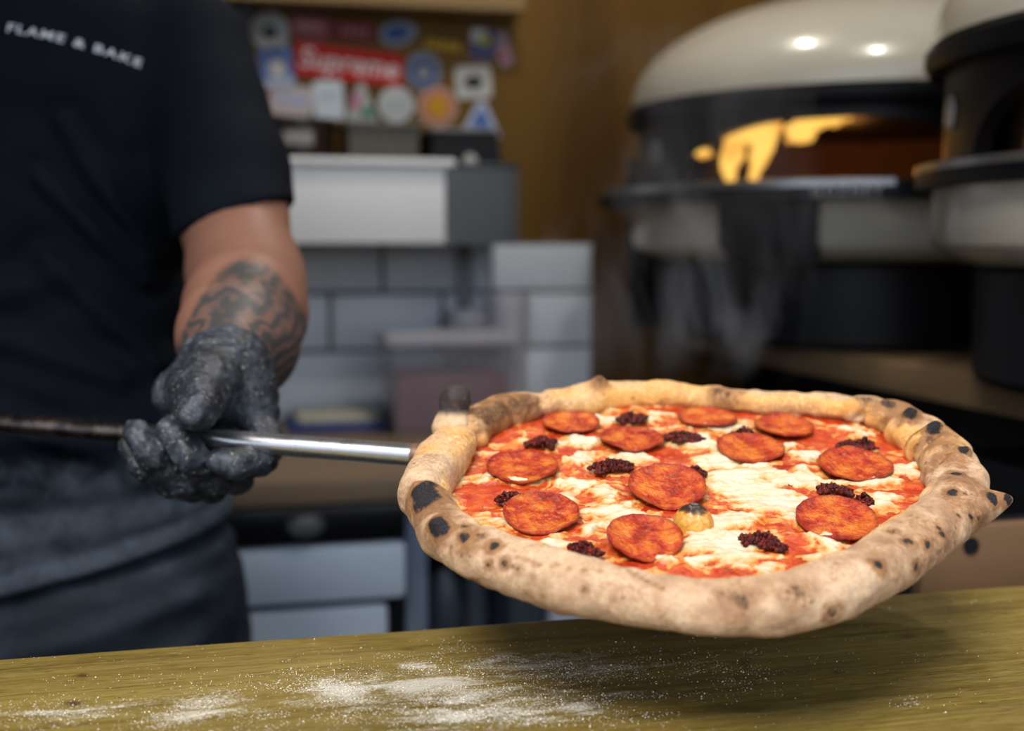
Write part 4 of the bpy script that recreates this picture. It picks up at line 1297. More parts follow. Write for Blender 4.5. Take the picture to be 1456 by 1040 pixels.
def make_oven(px, d, label, with_text, beta, ext):
    FACE = -FH * math.cos(math.radians(beta)) - RIGHT * math.sin(math.radians(beta)); ROT = math.atan2(FACE[1], FACE[0])
    c = P(px, 520, d); c = np.array([c[0], c[1], SHELF_Z + .0005])
    e = thing('pizza_oven', label, 'pizza oven', c, ROT, 'cream domed pizza ovens')
    e['_local'] = 1
    R = OR
    sr = R * (.76 if beta < 30 else .86)
    q = MB(); q.lathe([(0, .0005), (sr - .006, .0005), (sr, .008), (sr, .113), (sr - .006, .1195), (0, .1195)], 72); q.build('stand', M_BLACK, e)
    q = MB(); q.lathe([(0, .120), (R * .885, .120), (R * .97, .136), (R * .985, .143), (R * .985, .197), (0, .197)], 96); q.build('lower_shell', M_CREAM, e, ang=40)
    q = MB(); q.lathe([(0, .1975), (R * 1.01, .1975), (R * 1.01, .220), (R * .95, .222), (0, .222)], 96)
    # landing: the floor carries on past the mouth as a rounded lip
    n = 48; a = [math.radians(-100 + 200 * k / n) for k in range(n + 1)]
    prof = [(R * .9, .1975), (R * ext, .1985), (R * ext, .2185), (R * .9, .2215)]
    vs = []; fs = []
    for aa in a:
        fade = min(1, (math.radians(100) - abs(aa)) / math.radians(25))
        side = 1.0 - .95 * float(sstep(math.radians(15), math.radians(34), aa)) if beta < 30 else 1.0
        for r, z in prof:
            rr = R * .9 + (min(r, R) - R * .9 + max(r - R, 0) * side) * (0.3 + .7 * fade)
            vs.append((rr * math.cos(aa), rr * math.sin(aa) * 1.0, z))
    for k in range(n):
        for j in range(4): fs.append((k * 4 + j, (k + 1) * 4 + j, (k + 1) * 4 + (j + 1) % 4, k * 4 + (j + 1) % 4))
    fs += [(0, 1, 2, 3), tuple(n * 4 + j for j in (3, 2, 1, 0))]
    q.add(vs, fs); land = q.build('landing', M_BLACK, e, ang=40)
    # steel strip along the landing's top edge
    vs = []; fs = []
    a2 = [math.radians(-78 + 156 * k / 48) for k in range(49)]
    for aa in a2:
        if beta < 30 and aa > math.radians(14.5): break
        na2 = len(vs) // 4
        for r, z in [(R * ext + .001, .2125), (R * ext + .001, .2205), (R * ext - .015, .2225), (R * ext - .015, .2205)]: vs.append((r * math.cos(aa), r * math.sin(aa), z))
    for k in range(na2):
        for j in range(4): fs.append((k * 4 + j, (k + 1) * 4 + j, (k + 1) * 4 + (j + 1) % 4, k * 4 + (j + 1) % 4))
    fs += [(0, 1, 2, 3), tuple(na2 * 4 + j for j in (3, 2, 1, 0))]
    q = MB(); q.add(vs, fs); q.build('landing_edge', M_TRIM, e)
    # black wall with an arched mouth
    a0 = math.radians(39)
    N = 240
    for nm, rr, mt in (('mouth_panel', R * .955, M_BLACK), ('inner_wall', R * .80, M_BRICK)):
        vs = []; fs = []
        z0, z1 = .2225, .316
        for k in range(N):
            aa = 2 * PI * k / N - PI
            lim = a0 * (1.0 if nm == 'mouth_panel' else 1.06)
            zb = z0
            if abs(aa) < lim: zb = z0 + .079 * (1 - (abs(aa) / lim) ** 2.6) ** .55 + (.01 if nm == 'inner_wall' else 0)
            th = .018
            for r, z in [(rr, zb), (rr, z1), (rr - th, z1), (rr - th, zb)]:
                vs.append((r * math.cos(aa), r * math.sin(aa), z))
        for k in range(N):
            k2 = (k + 1) % N
            for j in range(4): fs.append((k * 4 + j, k2 * 4 + j, k2 * 4 + (j + 1) % 4, k * 4 + (j + 1) % 4))
        q = MB(); q.add(vs, fs); q.build(nm, mt, e, ang=40)
    q = MB(); q.lathe([(0, .2226), (R * .78, .2226), (R * .78, .2265), (0, .2268)], 64); q.build('baking_stone', M_BRICK, e)
    q = MB(); q.lathe([(R * .80, .3165), (R * 1.0, .3165), (R * 1.015, .324), (R * 1.015, .336), (R * .99, .340), (R * .8, .340)] , 96); 
    q.lathe([(0, .336), (R * .80, .3165)], 96)
    q.build('rim', M_BLACK, e, ang=40)
    prof = [(R * .97, .3405)]
    for k in range(1, 25):
        b = math.radians(90 * k / 24)
        prof.append((R * 1.0 * math.cos(b) ** .92 if k < 24 else 0, .343 + .163 * math.sin(b)))
    prof.insert(1, (R * 1.0, .343))
    q = MB(); q.lathe(prof, 128); q.build('dome', M_CREAM, e, ang=40)
    # burner box let into the lower shell
    n = 14; vs = []; fs = []
    for k in range(n + 1):
        aa = math.radians((1 if beta < 30 else -62) + 21 * k / n)
        cut = (.010 if k in (0, n) else 0)
        for r, z in [(R * 1.03, .196), (R * 1.03, .14), (R * .99, .1205 + cut), (R * .8, .1205 + cut), (R * .8, .196)]: vs.append((r * math.cos(-aa), r * math.sin(-aa), z))
    for k in range(n):
        for j in range(5): fs.append((k * 5 + j, (k + 1) * 5 + j, (k + 1) * 5 + (j + 1) % 5, k * 5 + (j + 1) % 5))
    fs += [tuple(range(5)), tuple(n * 5 + j for j in range(4, -1, -1))]
    q = MB(); q.add(vs, fs); q.build('burner_housing', M_BLACK, e, ang=40)
    # round emblem either side of the mouth: a ring with a hooked bar
    for sgn in (-1, 1):
        aa = sgn * math.radians(50)
        T = Matrix.Translation((R * .957 * math.cos(aa), R * .957 * math.sin(aa), .272)) @ Matrix.Rotation(aa, 4, 'Z') @ Matrix.Rotation(PI / 2, 4, 'Y')
        q = MB(); s0 = q.n
        q.lathe([(.0095, 0), (.0185, 0), (.0185, .002), (.0095, .002), (.0095, 0)], 40, a0=math.radians(20), a1=math.radians(330))
        q.box((0.0, .006, .001), (.005, .014, .002))
        q.v = [tuple(T @ Vector(v_)) for v_ in q.v]
        q.build('emblem', pmat('emblem grey', (.30, .30, .30), (.26, .26, .26), 40, .4), land)
    if with_text:
        v_, f_ = text_mesh('GOZNEY', .017, .0004, 0, 1.35)
        r = R * ext + .0012
        aa0 = math.radians(with_text)
        vs = []
        for x, y in v_[:, :2]:
            aa = aa0 + x / r
            vs.append((r * math.cos(aa), r * math.sin(aa), .205 + y))
        q = MB(); q.add(vs, f_); q.build('lettering', pmat('dull silver letters', (.30, .30, .31), (.26, .26, .27), 40, .4), land, fix=False)
    return e, c


ov1, oc1 = make_oven(1228, 1.957, 'cream domed pizza oven with flames showing in its arched mouth', 5, 24, 1.13)
ov2, oc2 = make_oven(1854, 1.262, 'cream domed pizza oven at the right edge, nearer than the flaming one', 0, 47, 1.03)

# flames: tongues that hang along the roof of the oven and drop to the stone
def flame(name, strands, label, wide=1.0):
    lo = np.min([np.min(s[0], 0) for s in strands], 0) - .04; hi = np.max([np.max(s[0], 0) for s in strands], 0) + .04
    def f(x, y, z):
        d = None
        for pts, rad_ in strands:
            c = chain(x, y, z, pts, rad_, .006)
            d = c if d is None else smin(d, c, .008)
        return d + .004 * fbm(x * 60, y * 60, z * 40, 33, 2)
    v_, f_ = surface_nets(f, lo, hi, .0032)
    t = NT('gas flame'); t.t.nodes.remove(t.p)
    em = t.n('ShaderNodeEmission')
    lw = t.n('ShaderNodeLayerWeight'); lw.inputs['Blend'].default_value = .35
    n1 = t.noise(28, 3)
    heat = t.math('ADD', lw.outputs['Facing'], t.math('MULTIPLY', t.math('SUBTRACT', n1, .5), 1.7))
    t.set(em.inputs['Color'], t.ramp(heat, [(.15, (1, .56, .11)), (.5, (.95, .34, .03)), (.95, (.75, .14, .006))]))
    t.set(em.inputs['Strength'], t.ramp(heat, [(.1, 1.0), (.9, .35)]))
    mu = t.math('MULTIPLY', t.ramp(heat, [(.1, 1.0), (.6, .5), (1.0, .35)]), 1.35)
    t.set(em.inputs['Strength'], mu)
    tr = t.n('ShaderNodeBsdfTransparent'); mx = t.n('ShaderNodeMixShader')
    t.set(mx.inputs[0], t.ramp(heat, [(.35, 0.0), (.95, 1.0)]))
    t.t.links.new(em.outputs[0], mx.inputs[1]); t.t.links.new(tr.outputs[0], mx.inputs[2])
    t.t.links.new(mx.outputs[0], t.out.inputs[0])
    o = mesh_obj(name, v_, f_, t.m)
    return tag(o, label, 'flame', 'flames in the far oven')


fd = 1.73
Q = lambda px, py, dd=0: P(px, py, fd + dd)
flame('flame', [([Q(1037, 262), Q(1042, 225), Q(1048, 190), Q(1060, 182)], [.008, .014, .013, .010]), ([Q(1066, 264), Q(1078, 225), Q(1092, 190), Q(1104, 176)], [.006, .011, .013, .008]),
                ([Q(1038, 186), Q(1070, 186), Q(1100, 178)], [.010, .014, .009])], 'tall two-pronged yellow flame falling from the roof of the far oven')
flame('flame', [([Q(1122, 184, .03), Q(1150, 176, .03), Q(1188, 170, .03), Q(1212, 165, .03)], [.009, .012, .009, .004]), ([Q(1120, 200, .04), Q(1150, 192, .03)], [.004, .009])], 'flat orange flame licking the oven roof, right of the tall one')
flame('flame', [([Q(990, 214, .02), Q(1000, 216, .02), Q(1010, 220, .02)], [.004, .008, .005])], 'small orange flame at the left of the oven mouth')
for c, pw, FACE in ((oc1, .22, -FH), (oc2, 1.6, FH * .74 + RIGHT * .67)):
    ld = bpy.data.lights.new('oven fire glow', 'POINT'); ld.energy = pw; ld.color = (1, .38, .08); ld.shadow_soft_size = .03
    lo_ = bpy.data.objects.new('oven_fire_glow', ld); COL.objects.link(lo_)
    lo_.location = tuple(c + np.array([0, 0, .275]) - FACE * .12)
# ================================================================== PERSON
# worked out in a frame of his own: a = along RIGHT, b = away from the viewer, z = up
def L(p): q = np.asarray(p) - CAM; return np.array([q @ RIGHT, q @ FH, p[2]])
def LP(px, py, d): return L(P(px, py, d))
def toW(v): return v[:, 0:1] * RIGHT + v[:, 1:2] * FH + v[:, 2:3] * UPZ + np.array([CAM[0], CAM[1], 0])


def hand_d(px):
    return project(handle_pt(px))[2]


person = thing('person', 'person in a black t-shirt and black glove holding the pizza peel out over the counter', 'person', np.append(toW(np.array([[-.475, 1.25, 0]]))[0][:2], 0))
ZP = [0, .84, .92, 1.0, 1.08, 1.16, 1.24, 1.32, 1.40, 1.46, 1.50]
AP = [.15, .185, .188, .186, .178, .158, .160, .172, .185, .178, .160]
BP = [.11, .125, .125, .125, .120, .112, .112, .118, .118, .108, .095]
CX, CY = -.478, 1.265


def torso(x, y, z, grow=0.0):
    a = np.interp(z, ZP, AP) + grow; b = np.interp(z, ZP, BP) + grow
    lean = np.interp(z, [.9, 1.45], [0.012, 0.0])
    q = ((np.abs(x - CX - lean) / a) ** 2.3 + (np.abs(y - CY) / b) ** 2.3) ** (1 / 2.3)
    d = (q - 1) * np.minimum(a, b)
    return smax(smax(d, z - 1.515 - grow, .05), .80 - z, .01)


SHO = LP(266, 74, 1.235)
ARM_U = [SHO, LP(306, 190, 1.20), LP(332, 310, 1.16), LP(347, 385, 1.12)]
ELB = LP(352, 405, 1.10)
FOR = [ELB, LP(346, 440, 1.03), LP(334, 478, .975), LP(322, 512, .925)]
HZ = hand_d(300)


def mirror_pt(p, c, ax):
    return p - 2 * ((p - c) @ ax) * ax


h_ax = L(handle_pt(400)) - L(handle_pt(100)); h_ax /= np.linalg.norm(h_ax)
MC = L(handle_pt(-150))
SHO_R = np.array([2 * CX - SHO[0] - .01, SHO[1] + .01, SHO[2] + .02])
WR_R = mirror_pt(FOR[3], MC, h_ax)
ELB_R = (SHO_R + WR_R) / 2 + np.array([-.10, .05, -.09])


def arm_sdf(x, y, z, g=0.0):
    d = chain(x, y, z, ARM_U + [ELB], [.048 + g, .042 + g, .0455 + g, .045 + g, .043 + g], .02)
    f = chain(x, y, z, FOR, [.041 + g, .0435 + g, .040 + g, .030 + g], .02)
    # flesh of the forearm hanging below the elbow side
    f = smin(f, caps(x, y, z, LP(362, 425, 1.07), LP(353, 500, .985), .036 + g, .030 + g), .03)
    return smin(d, f, .025)


def arm_r(x, y, z):
    d = chain(x, y, z, [SHO_R, (SHO_R + ELB_R) / 2, ELB_R], [.066, .054, .044], .02)
    return smin(d, chain(x, y, z, [ELB_R, (ELB_R + WR_R) / 2, WR_R], [.043, .042, .029], .02), .02)


HEAD = np.array([CX + .03, CY - .055, 1.675])


def head_sdf(x, y, z):
    d = ell(x, y, z, HEAD + [0, .01, .025], (.076, .096, .098))
    d = smin(d, ell(x, y, z, HEAD + [0, -.022, -.05], (.058, .07, .066)), .03)
    d = smin(d, caps(x, y, z, HEAD + [0, .02, -.05], np.array([CX, CY + .0, 1.46]), .056, .066), .03)
    d = smin(d, caps(x, y, z, HEAD + [0, -.092, .012], HEAD + [0, -.106, -.022], .008, .013), .012)      # nose
    for s in (-1, 1):
        d = smax(d, -ell(x, y, z, HEAD + [s * .031, -.095, .012], (.017, .014, .011)), .012)              # eye sockets
        d = smin(d, ell(x, y, z, HEAD + [s * .031, -.072, .011], (.0135, .0135, .0125)), .003)            # eyes
        d = smin(d, ell(x, y, z, HEAD + [s * .079, .012, .0], (.010, .019, .031)), .006)                  # ears
    d = smin(d, caps(x, y, z, HEAD + [-.02, -.086, -.054], HEAD + [.02, -.086, -.054], .008, .008), .008)  # lips
    d = smax(d, -caps(x, y, z, HEAD + [-.02, -.097, -.054], HEAD + [.02, -.097, -.054], .002, .002), .004)
    return d


def legs(x, y, z, g=0.0):
    d = None
    for s in (-1, 1):
        hip = np.array([CX + s * .095, CY, .88]); kn = np.array([CX + s * .115, CY - .01, .50]); an = np.array([CX + s * .125, CY + .03, .06])
        c = chain(x, y, z, [hip, kn, an], [.096 + g, .064 + g, .046 + g], .02)
        d = c if d is None else smin(d, c, .01)
    return d


def body_f(x, y, z):
    d = torso(x, y, z, -.036)
    d = smin(d, arm_sdf(x, y, z), .02)
    d = smin(d, arm_r(x, y, z), .02)
    d = smin(d, head_sdf(x, y, z), .02)
    d = smin(d, legs(x, y, z, -.014), .03)
    return d


v_, f_ = surface_nets(body_f, (-1.02, .78, .03), (-.10, 1.46, 1.82), .0052)
t = NT('tattooed skin')
tat = t.attr('tattoo')
n1 = t.noise(75, 5, .55, None, 1.6); n2 = t.noise(14, 3, .5, None, 2.2); n3 = t.noise(120, 4)
skin = t.ramp(t.noise(12, 3), [(.3, (.300, .145, .098)), (.7, (.25, .112, .075))])
skin = t.mix(t.math('MULTIPLY', n3, .15), skin, (.20, .09, .065))
wvn = t.n('ShaderNodeTexWave', wave_type='RINGS', bands_direction='Z')
wvn.inputs['Scale'].default_value = 26; wvn.inputs['Distortion'].default_value = 9; wvn.inputs['Detail'].default_value = 3; wvn.inputs['Detail Scale'].default_value = 1.6
t.t.links.new(t.tc.outputs['Object'], wvn.inputs['Vector'])
ink = t.math('ADD', t.math('MULTIPLY', wvn.outputs['Fac'], .55), t.math('MULTIPLY', n1, .75))
ink = t.ramp(ink, [(.32, .46), (.55, .68), (.80, .95)])
ink = t.math('MULTIPLY', ink, tat)
t.S(Base_Color=t.mix(ink, skin, (.040, .045, .048)), Roughness=.5, Specular_IOR_Level=.4, Subsurface_Weight=.08, Subsurface_Radius=(.01, .004, .002), Subsurface_Scale=.4)
body = mesh_obj('body', toW(v_), f_, t.m, person)
# tattoo: the outer forearm, from an arc below the elbow crease down to the wrist
tz = np.zeros(len(v_))
px_, py_, dd_ = project(toW(v_))
arc = 365 + ((px_ - 352) / 78.0) ** 2 * 75
tz = sstep(-6, 10, py_ - arc) * (v_[:, 0] > -.36) * (v_[:, 1] < 1.2) * (v_[:, 2] > 1.05)
attr(body, 'tattoo', tz)

# hair: short cap
def hair_f(x, y, z):
    d = ell(x, y, z, HEAD + [0, .016, .032], (.083, .103, .104)) + .002 * fbm(x * 150, y * 150, z * 150, 3, 2)
    return smax(d, -(z - HEAD[2] - .01 + (y - HEAD[1]) * .85 - .05) * .8, .006)


v_, f_ = surface_nets(hair_f, HEAD - .13, HEAD + .15, .004)
mesh_obj('hair', toW(v_), f_, pmat('short dark hair', (.02, .014, .010), (.035, .025, .018), 200, .6), person)['label'] = 'short dark hair'

# ---- t-shirt
t = NT('black cotton with flour')
n1 = t.noise(7, 5, .6, None, .7); n2 = t.noise(26, 5, .7, None, .5); n3 = t.noise(900, 2); lowz = t.attr('dusty')
ff = t.math('ADD', lowz, t.math('MULTIPLY', t.math('SUBTRACT', n2, .5), 1.1))
col = t.mix(t.math('MULTIPLY', t.ramp(ff, [(.35, 0.0), (1.0, .7)]), .62), t.ramp(n1, [(.3, (.0026, .0044, .0080)), (.7, (.0044, .0070, .0122))]), (.20, .24, .30))
t.S(Base_Color=col, Roughness=.85, Specular_IOR_Level=.12)
t.bump(n3, .12, .0006)
M_SHIRT = t.m
hA, hB = LP(-20, 871, 1.13), LP(312, 774, 1.17)
hn = np.cross(hB - hA, np.array([0, 1, 0.06])); hn /= np.linalg.norm(hn)
if hn[2] < 0: hn = -hn
# end of the left sleeve: plane across the upper arm through the hem seen in the photo
sA, sB = LP(253, 343, 1.15), LP(421, 288, 1.17)
sn = np.cross(sB - sA, np.array([0, 1, -.10])); sn /= np.linalg.norm(sn)
if sn[2] < 0: sn = -sn


def folds(x, y, z):
    w = 0
    for (ax, az), (bx, bz), wd, am in [((-.50, 1.12), (-.34, 1.04), .012, .006), ((-.60, 1.08), (-.36, 1.075), .014, .006), ((-.55, 1.20), (-.36, 1.13), .013, .005), ((-.42, 1.31), (-.34, 1.22), .010, .006),
                                       ((-.40, 1.36), (-.335, 1.24), .010, .006), ((-.60, 1.02), (-.30, 1.03), .016, .005), ((-.58, .97), (-.30, 1.0), .015, .005), ((-.42, 1.24), (-.33, 1.14), .012, .006), ((-.62, 1.16), (-.42, 1.22), .016, .004)]:
        t_ = np.clip(((x - ax) * (bx - ax) + (z - az) * (bz - az)) / ((bx - ax) ** 2 + (bz - az) ** 2), 0, 1)
        d = np.hypot(x - ax - t_ * (bx - ax), z - az - t_ * (bz - az))
        w = w + am * (np.exp(-(d / wd) ** 2) - .7 * np.exp(-((d - wd * 1.4) / wd) ** 2))
    return w


def sleeve(x, y, z, g=0.0):
    return chain(x, y, z, [SHO, LP(291, 160, 1.21), LP(319, 240, 1.185), LP(336, 325, 1.155)], [.062 + g, .056 + g, .056 + g, .0575 + g], .02)


def shirt_f(x, y, z):
    d = torso(x, y, z)
    sl = smax(sleeve(x, y, z), -((x - sA[0]) * sn[0] + (y - sA[1]) * sn[1] + (z - sA[2]) * sn[2]), .004)
    d = smin(d, sl, .018)
    er = SHO_R + (ELB_R - SHO_R) * .72; ur = (ELB_R - SHO_R) / np.linalg.norm(ELB_R - SHO_R)
    slr = caps(x, y, z, SHO_R + [.03, 0, 0], er + ur * .08, .082, .066)
    slr = smax(slr, (x - er[0]) * ur[0] + (y - er[1]) * ur[1] + (z - er[2]) * ur[2], .004)
    d = smin(d, slr, .018)
    d = d + .0016 * np.exp(-((((x - hA[0]) * hn[0] + (y - hA[1]) * hn[1] + (z - hA[2]) * hn[2]) - .022) / .003) ** 2)
    d = d - folds(x, y, z) * sstep(.0, .05, (x - hA[0]) * hn[0] + (y - hA[1]) * hn[1] + (z - hA[2]) * hn[2]) - .0030 * fbm(x * 9, y * 9, z * 14, 77, 3) * sstep(-.30, -.36, x)
    # hem, neck hole, sleeve mouths
    d = smax(d, -((x - hA[0]) * hn[0] + (y - hA[1]) * hn[1] + (z - hA[2]) * hn[2]), .004)
    d = smax(d, -caps(x, y, z, np.array([CX + .0, CY - .01, 1.555]), np.array([CX + .0, CY - .03, 1.66]), .075, .09), .006)
    bore = smax(sleeve(x, y, z, -.0085), ((x - sA[0]) * sn[0] + (y - sA[1]) * sn[1] + (z - sA[2]) * sn[2]) - .022, .008)
    d = smax(d, -bore, .002)
    inner = smax(torso(x, y, z, -.015), ((x - hA[0]) * hn[0] + (y - hA[1]) * hn[1] + (z - hA[2]) * hn[2]) - .05, .01)
    return smax(d, -inner, .002)


v_, f_ = surface_nets(shirt_f, (-.90, .98, .82), (-.18, 1.44, 1.56), .0042)
shirt = mesh_obj('t_shirt', toW(v_), f_, M_SHIRT, person)
hd_ = (v_ - hA) @ hn
attr(shirt, 'dusty', np.maximum(sstep(1.18, .92, v_[:, 2]) * .8, .85 * sstep(.026, .018, hd_)) * (v_[:, 0] > -.75))
shirt['label'] = 'black t-shirt with small white lettering on the chest'

# hem stitch band
mb = MB()
# lettering laid on the cloth: every vertex dropped onto the shirt's surface
tv, tf = text_mesh('FLAME & BAKE', 1.0, .022, 0, 1.22)
tv = tv[:, :2]
wid = tv[:, 0].max() - tv[:, 0].min(); tv = tv / wid
SHIRT_B = [q for q in v_]


def drop(px, py):
    """first hit of the shirt along the direction straight back from the chest"""
    o = LP(px, py, 1.0)
    a, z = o[0] , o[2]
    # scale to the chest distance so the lettering keeps its real size
    b = np.full(len(a) if hasattr(a, '__len__') else 1, .98)
    return a, z


cA, cB = LP(24, 47, 1.15), LP(198, 91, 1.15)
wid_m = np.hypot(cB[0] - cA[0], cB[2] - cA[2])
dirx = np.array([cB[0] - cA[0], cB[2] - cA[2]]) / wid_m; diry = np.array([-dirx[1], dirx[0]])
mid = np.array([(cA[0] + cB[0]) / 2, (cA[2] + cB[2]) / 2])
xx = tv[:, 0] * wid_m; zz = tv[:, 1] * wid_m * .72
bend = -.10 * (xx ** 2) / wid_m * 4 * .25
a_ = mid[0] + xx * dirx[0] + (zz + bend) * diry[0]
z_ = mid[1] + xx * dirx[1] + (zz + bend) * diry[1] + .004
b_ = np.full(len(a_), 1.0)
for k in range(60):
    b_ = b_ + np.clip(shirt_f(a_, b_, z_) * .7, -.01, .02)
pts = np.stack([a_, b_ - .0012, z_], 1)
mb.add(toW(pts), tf)
mb.build('lettering', pmat('white print', (.55, .57, .62), (.48, .50, .55), 100, .7), shirt, fix=False)

# ---- trousers
def trou_f(x, y, z):
    d = smin(smax(torso(x, y, z, -.004 - .018 * sstep(-.03, .0, (x - hA[0]) * hn[0] + (y - hA[1]) * hn[1] + (z - hA[2]) * hn[2])), z - 1.02, .004), legs(x, y, z, .012), .035)
    for (ax, az), (bx, bz), wd, am in [((-.50, .86), (-.30, .92), .010, .008), ((-.52, .90), (-.29, .955), .010, .006), ((-.46, .82), (-.30, .875), .010, .007), ((-.56, .93), (-.40, .95), .012, .004)]:
        t_ = np.clip(((x - ax) * (bx - ax) + (z - az) * (bz - az)) / ((bx - ax) ** 2 + (bz - az) ** 2), 0, 1)
        q_ = np.hypot(x - ax - t_ * (bx - ax), z - az - t_ * (bz - az))
        d = d - .6 * am * np.exp(-(q_ / wd) ** 2) * sstep(.0, -.03, (x - hA[0]) * hn[0] + (y - hA[1]) * hn[1] + (z - hA[2]) * hn[2])
    d = d - .004 * fbm(x * 8, y * 8, z * 16, 55, 3) * sstep(.0, -.03, (x - hA[0]) * hn[0] + (y - hA[1]) * hn[1] + (z - hA[2]) * hn[2]) + .004 * np.exp(-((x - CX - .02) / .004) ** 2) * (y < CY)
    return smax(d, .07 - z, .004)


v_, f_ = surface_nets(trou_f, (-.78, 1.04, .05), (-.18, 1.46, 1.04), .0055)
t = NT('black work trousers')
n1 = t.noise(10, 5, .65, t.co((1, 1, 2.2)), .8)
t.S(Base_Color=t.ramp(n1, [(.38, (.006, .010, .018)), (.60, (.018, .027, .040)), (.80, (.08, .095, .12))]), Roughness=.75, Specular_IOR_Level=.3)
t.bump(t.noise(700, 2), .1, .0005)
mesh_obj('trousers', toW(v_), f_, t.m, person)
for s in (-1, 1):
    an = np.array([CX + s * .125, CY + .03, .05])
    def shoe_f(x, y, z):
        d = smin(caps(x, y, z, an + [0, .02, .0], an + [s * .015, -.16, -.012], .045, .038), caps(x, y, z, an, an + [0, 0, .06], .045, .05), .02)
        return smax(d, .002 - z, .004)
    v_, f_ = surface_nets(shoe_f, an - [.09, .24, .06], an + [.09, .12, .14], .006)
    mesh_obj('shoe', toW(v_), f_, M_DARK, person)

# ---- gloves: five fingers closed on the tube, thumb lying over it towards the viewer
R_ = .0098
def HP(px, py, dd): return LP(px, py, HZ + dd)


FS = 1.0
INDEX = ([HP(366, 590, .035), HP(382, 634, .022), HP(370, 654, -.006), HP(336, 659, -.024), HP(314, 655, -.027)], [.0125, .0112, .0108, .0102, .0088])
MIDDLE = ([HP(342, 604, .045), HP(336, 678, .026), HP(304, 678, -.004), HP(268, 646, -.024), HP(243, 612, -.018)], [.0128, .0115, .0112, .0108, .0096])
RING = ([HP(318, 604, .050), HP(302, 692, .028), HP(258, 682, .0), HP(218, 648, -.017), HP(194, 617, -.010)], [.0125, .0112, .0108, .0104, .0094])
LITTLE = ([HP(292, 604, .052), HP(276, 694, .032), HP(240, 688, .008), HP(204, 662, -.002), HP(184, 636, .000)], [.0115, .0100, .0096, .0090, .0080])
THUMB = ([HP(302, 540, .040), HP(288, 553, .010), HP(280, 570, -.026), HP(278, 587, -.046)], [.0265, .0240, .0165, .0128])
WRIST = LP(322, 528, .918)


def fold_gl(x, y, z):
    return .0012 * fbm(x * 120, y * 120, z * 120, 13, 3)


def glove_raw(x, y, z):
    palm = caps(x, y, z, WRIST, HP(336, 560, .045), .030, .030)
    for end in (INDEX, MIDDLE, RING, LITTLE):
        palm = smin(palm, caps(x, y, z, WRIST + (HP(318, 560, .045) - WRIST) * .6, end[0][0], .024, .0140), .010)
    palm = smin(palm, caps(x, y, z, HP(300, 535, .05), HP(262, 565, .03), .024, .020), .012)        # ball of the thumb
    palm = smin(palm, caps(x, y, z, HP(262, 560, .035), HP(268, 610, .05), .018, .014), .010)
    d = smin(palm, chain(x, y, z, *THUMB, .006), .006)
    fing = None
    for pts, rad_ in (INDEX, MIDDLE, RING, LITTLE):
        c = chain(x, y, z, pts, [r_ * FS for r_ in rad_], .004)
        fing = c if fing is None else smin(fing, c, .0005)
    d = smin(d, fing, .0025)
    # turned-down cuff at the wrist
    ax_ = FOR[2] - WRIST; ax_ = ax_ / np.linalg.norm(ax_)
    s_ = (x - WRIST[0]) * ax_[0] + (y - WRIST[1]) * ax_[1] + (z - WRIST[2]) * ax_[2]
    cuff = caps(x, y, z, WRIST, WRIST + ax_ * .03, .0335, .0365) - .0007 * np.sin(s_ * 900)
    cuff = smax(cuff, s_ - .006, .003)
    d = smin(d, cuff, .006)
    return d + fold_gl(x, y, z)


def glove_f(x, y, z):
    a = L(handle_pt(-420)); b = L(handle_pt(640))
    return smax(glove_raw(x, y, z), -caps(x, y, z, a, b, .0070, .0070), .001)


lo = np.min([WRIST - .07] + [np.min(q[0], 0) for q in (INDEX, MIDDLE, RING, LITTLE, THUMB)], 0) - .03
hi = np.max([WRIST + .06] + [np.max(q[0], 0) for q in (INDEX, MIDDLE, RING, LITTLE, THUMB)], 0) + .03
v_, f_ = surface_nets(glove_f, lo, hi, .00125)
t = NT('black nitrile glove')
n1 = t.noise(42, 5, .65, None, .8); n2 = t.noise(170, 5, .7, None, .6); n3 = t.noise(430, 3)
col = t.ramp(n1, [(.3, (.010, .012, .016)), (.52, (.017, .021, .029)), (.74, (.075, .09, .12))])
col = t.mix(t.ramp(n2, [(.56, 0.0), (.76, .55)]), col, (.22, .25, .30))
col = t.mix(t.ramp(n3, [(.64, 0.0), (.72, .7)]), col, (.52, .45, .33))
t.S(Base_Color=col, Roughness=t.ramp(n2, [(.3, .32), (.7, .6)]), Specular_IOR_Level=.45)
b = t.bump(n1, .5, .004); t.bump(n2, .45, .0015, b)
M_GLOVE = t.m
gl = mesh_obj('glove', toW(v_), f_, M_GLOVE, person)
gl['label'] = 'floury black glove with its thumb lying over the handle'
vm = v_ - 2 * ((v_ - MC) @ h_ax)[:, None] * h_ax
gr_ = mesh_obj('glove', toW(vm), f_[:, ::-1], M_GLOVE, person)
gr_['label'] = 'floury black glove at the far end of the handle'

# ================================================================== STEAM
t = NT('steam'); t.t.nodes.remove(t.p)
pv = t.n('ShaderNodeVolumePrincipled')
mp = t.co((9, 9, 4.2)); n1 = t.noise(1.0, 6, .62, mp, 1.7); n2 = t.noise(.45, 3, .5, mp, .8)
gen = t.n('ShaderNodeSeparateXYZ'); t.t.links.new(t.tc.outputs['Generated'], gen.inputs[0])
def hump(s): return t.math('MULTIPLY', t.math('MULTIPLY', s, t.math('SUBTRACT', 1.0, s)), 4.0)
env = t.math('MULTIPLY', t.math('MULTIPLY', hump(gen.outputs[0]), hump(gen.outputs[1])), t.math('MULTIPLY', t.math('SUBTRACT', 1.0, gen.outputs[2]), t.math('MULTIPLY', gen.outputs[2], 8.0), True))
den = t.math('MULTIPLY', t.ramp(t.math('MULTIPLY', n1, t.math('ADD', n2, .45)), [(.44, 0.0), (.70, 1.0)]), env)
t.set(pv.inputs['Density'], t.math('MULTIPLY', den, 10.0))
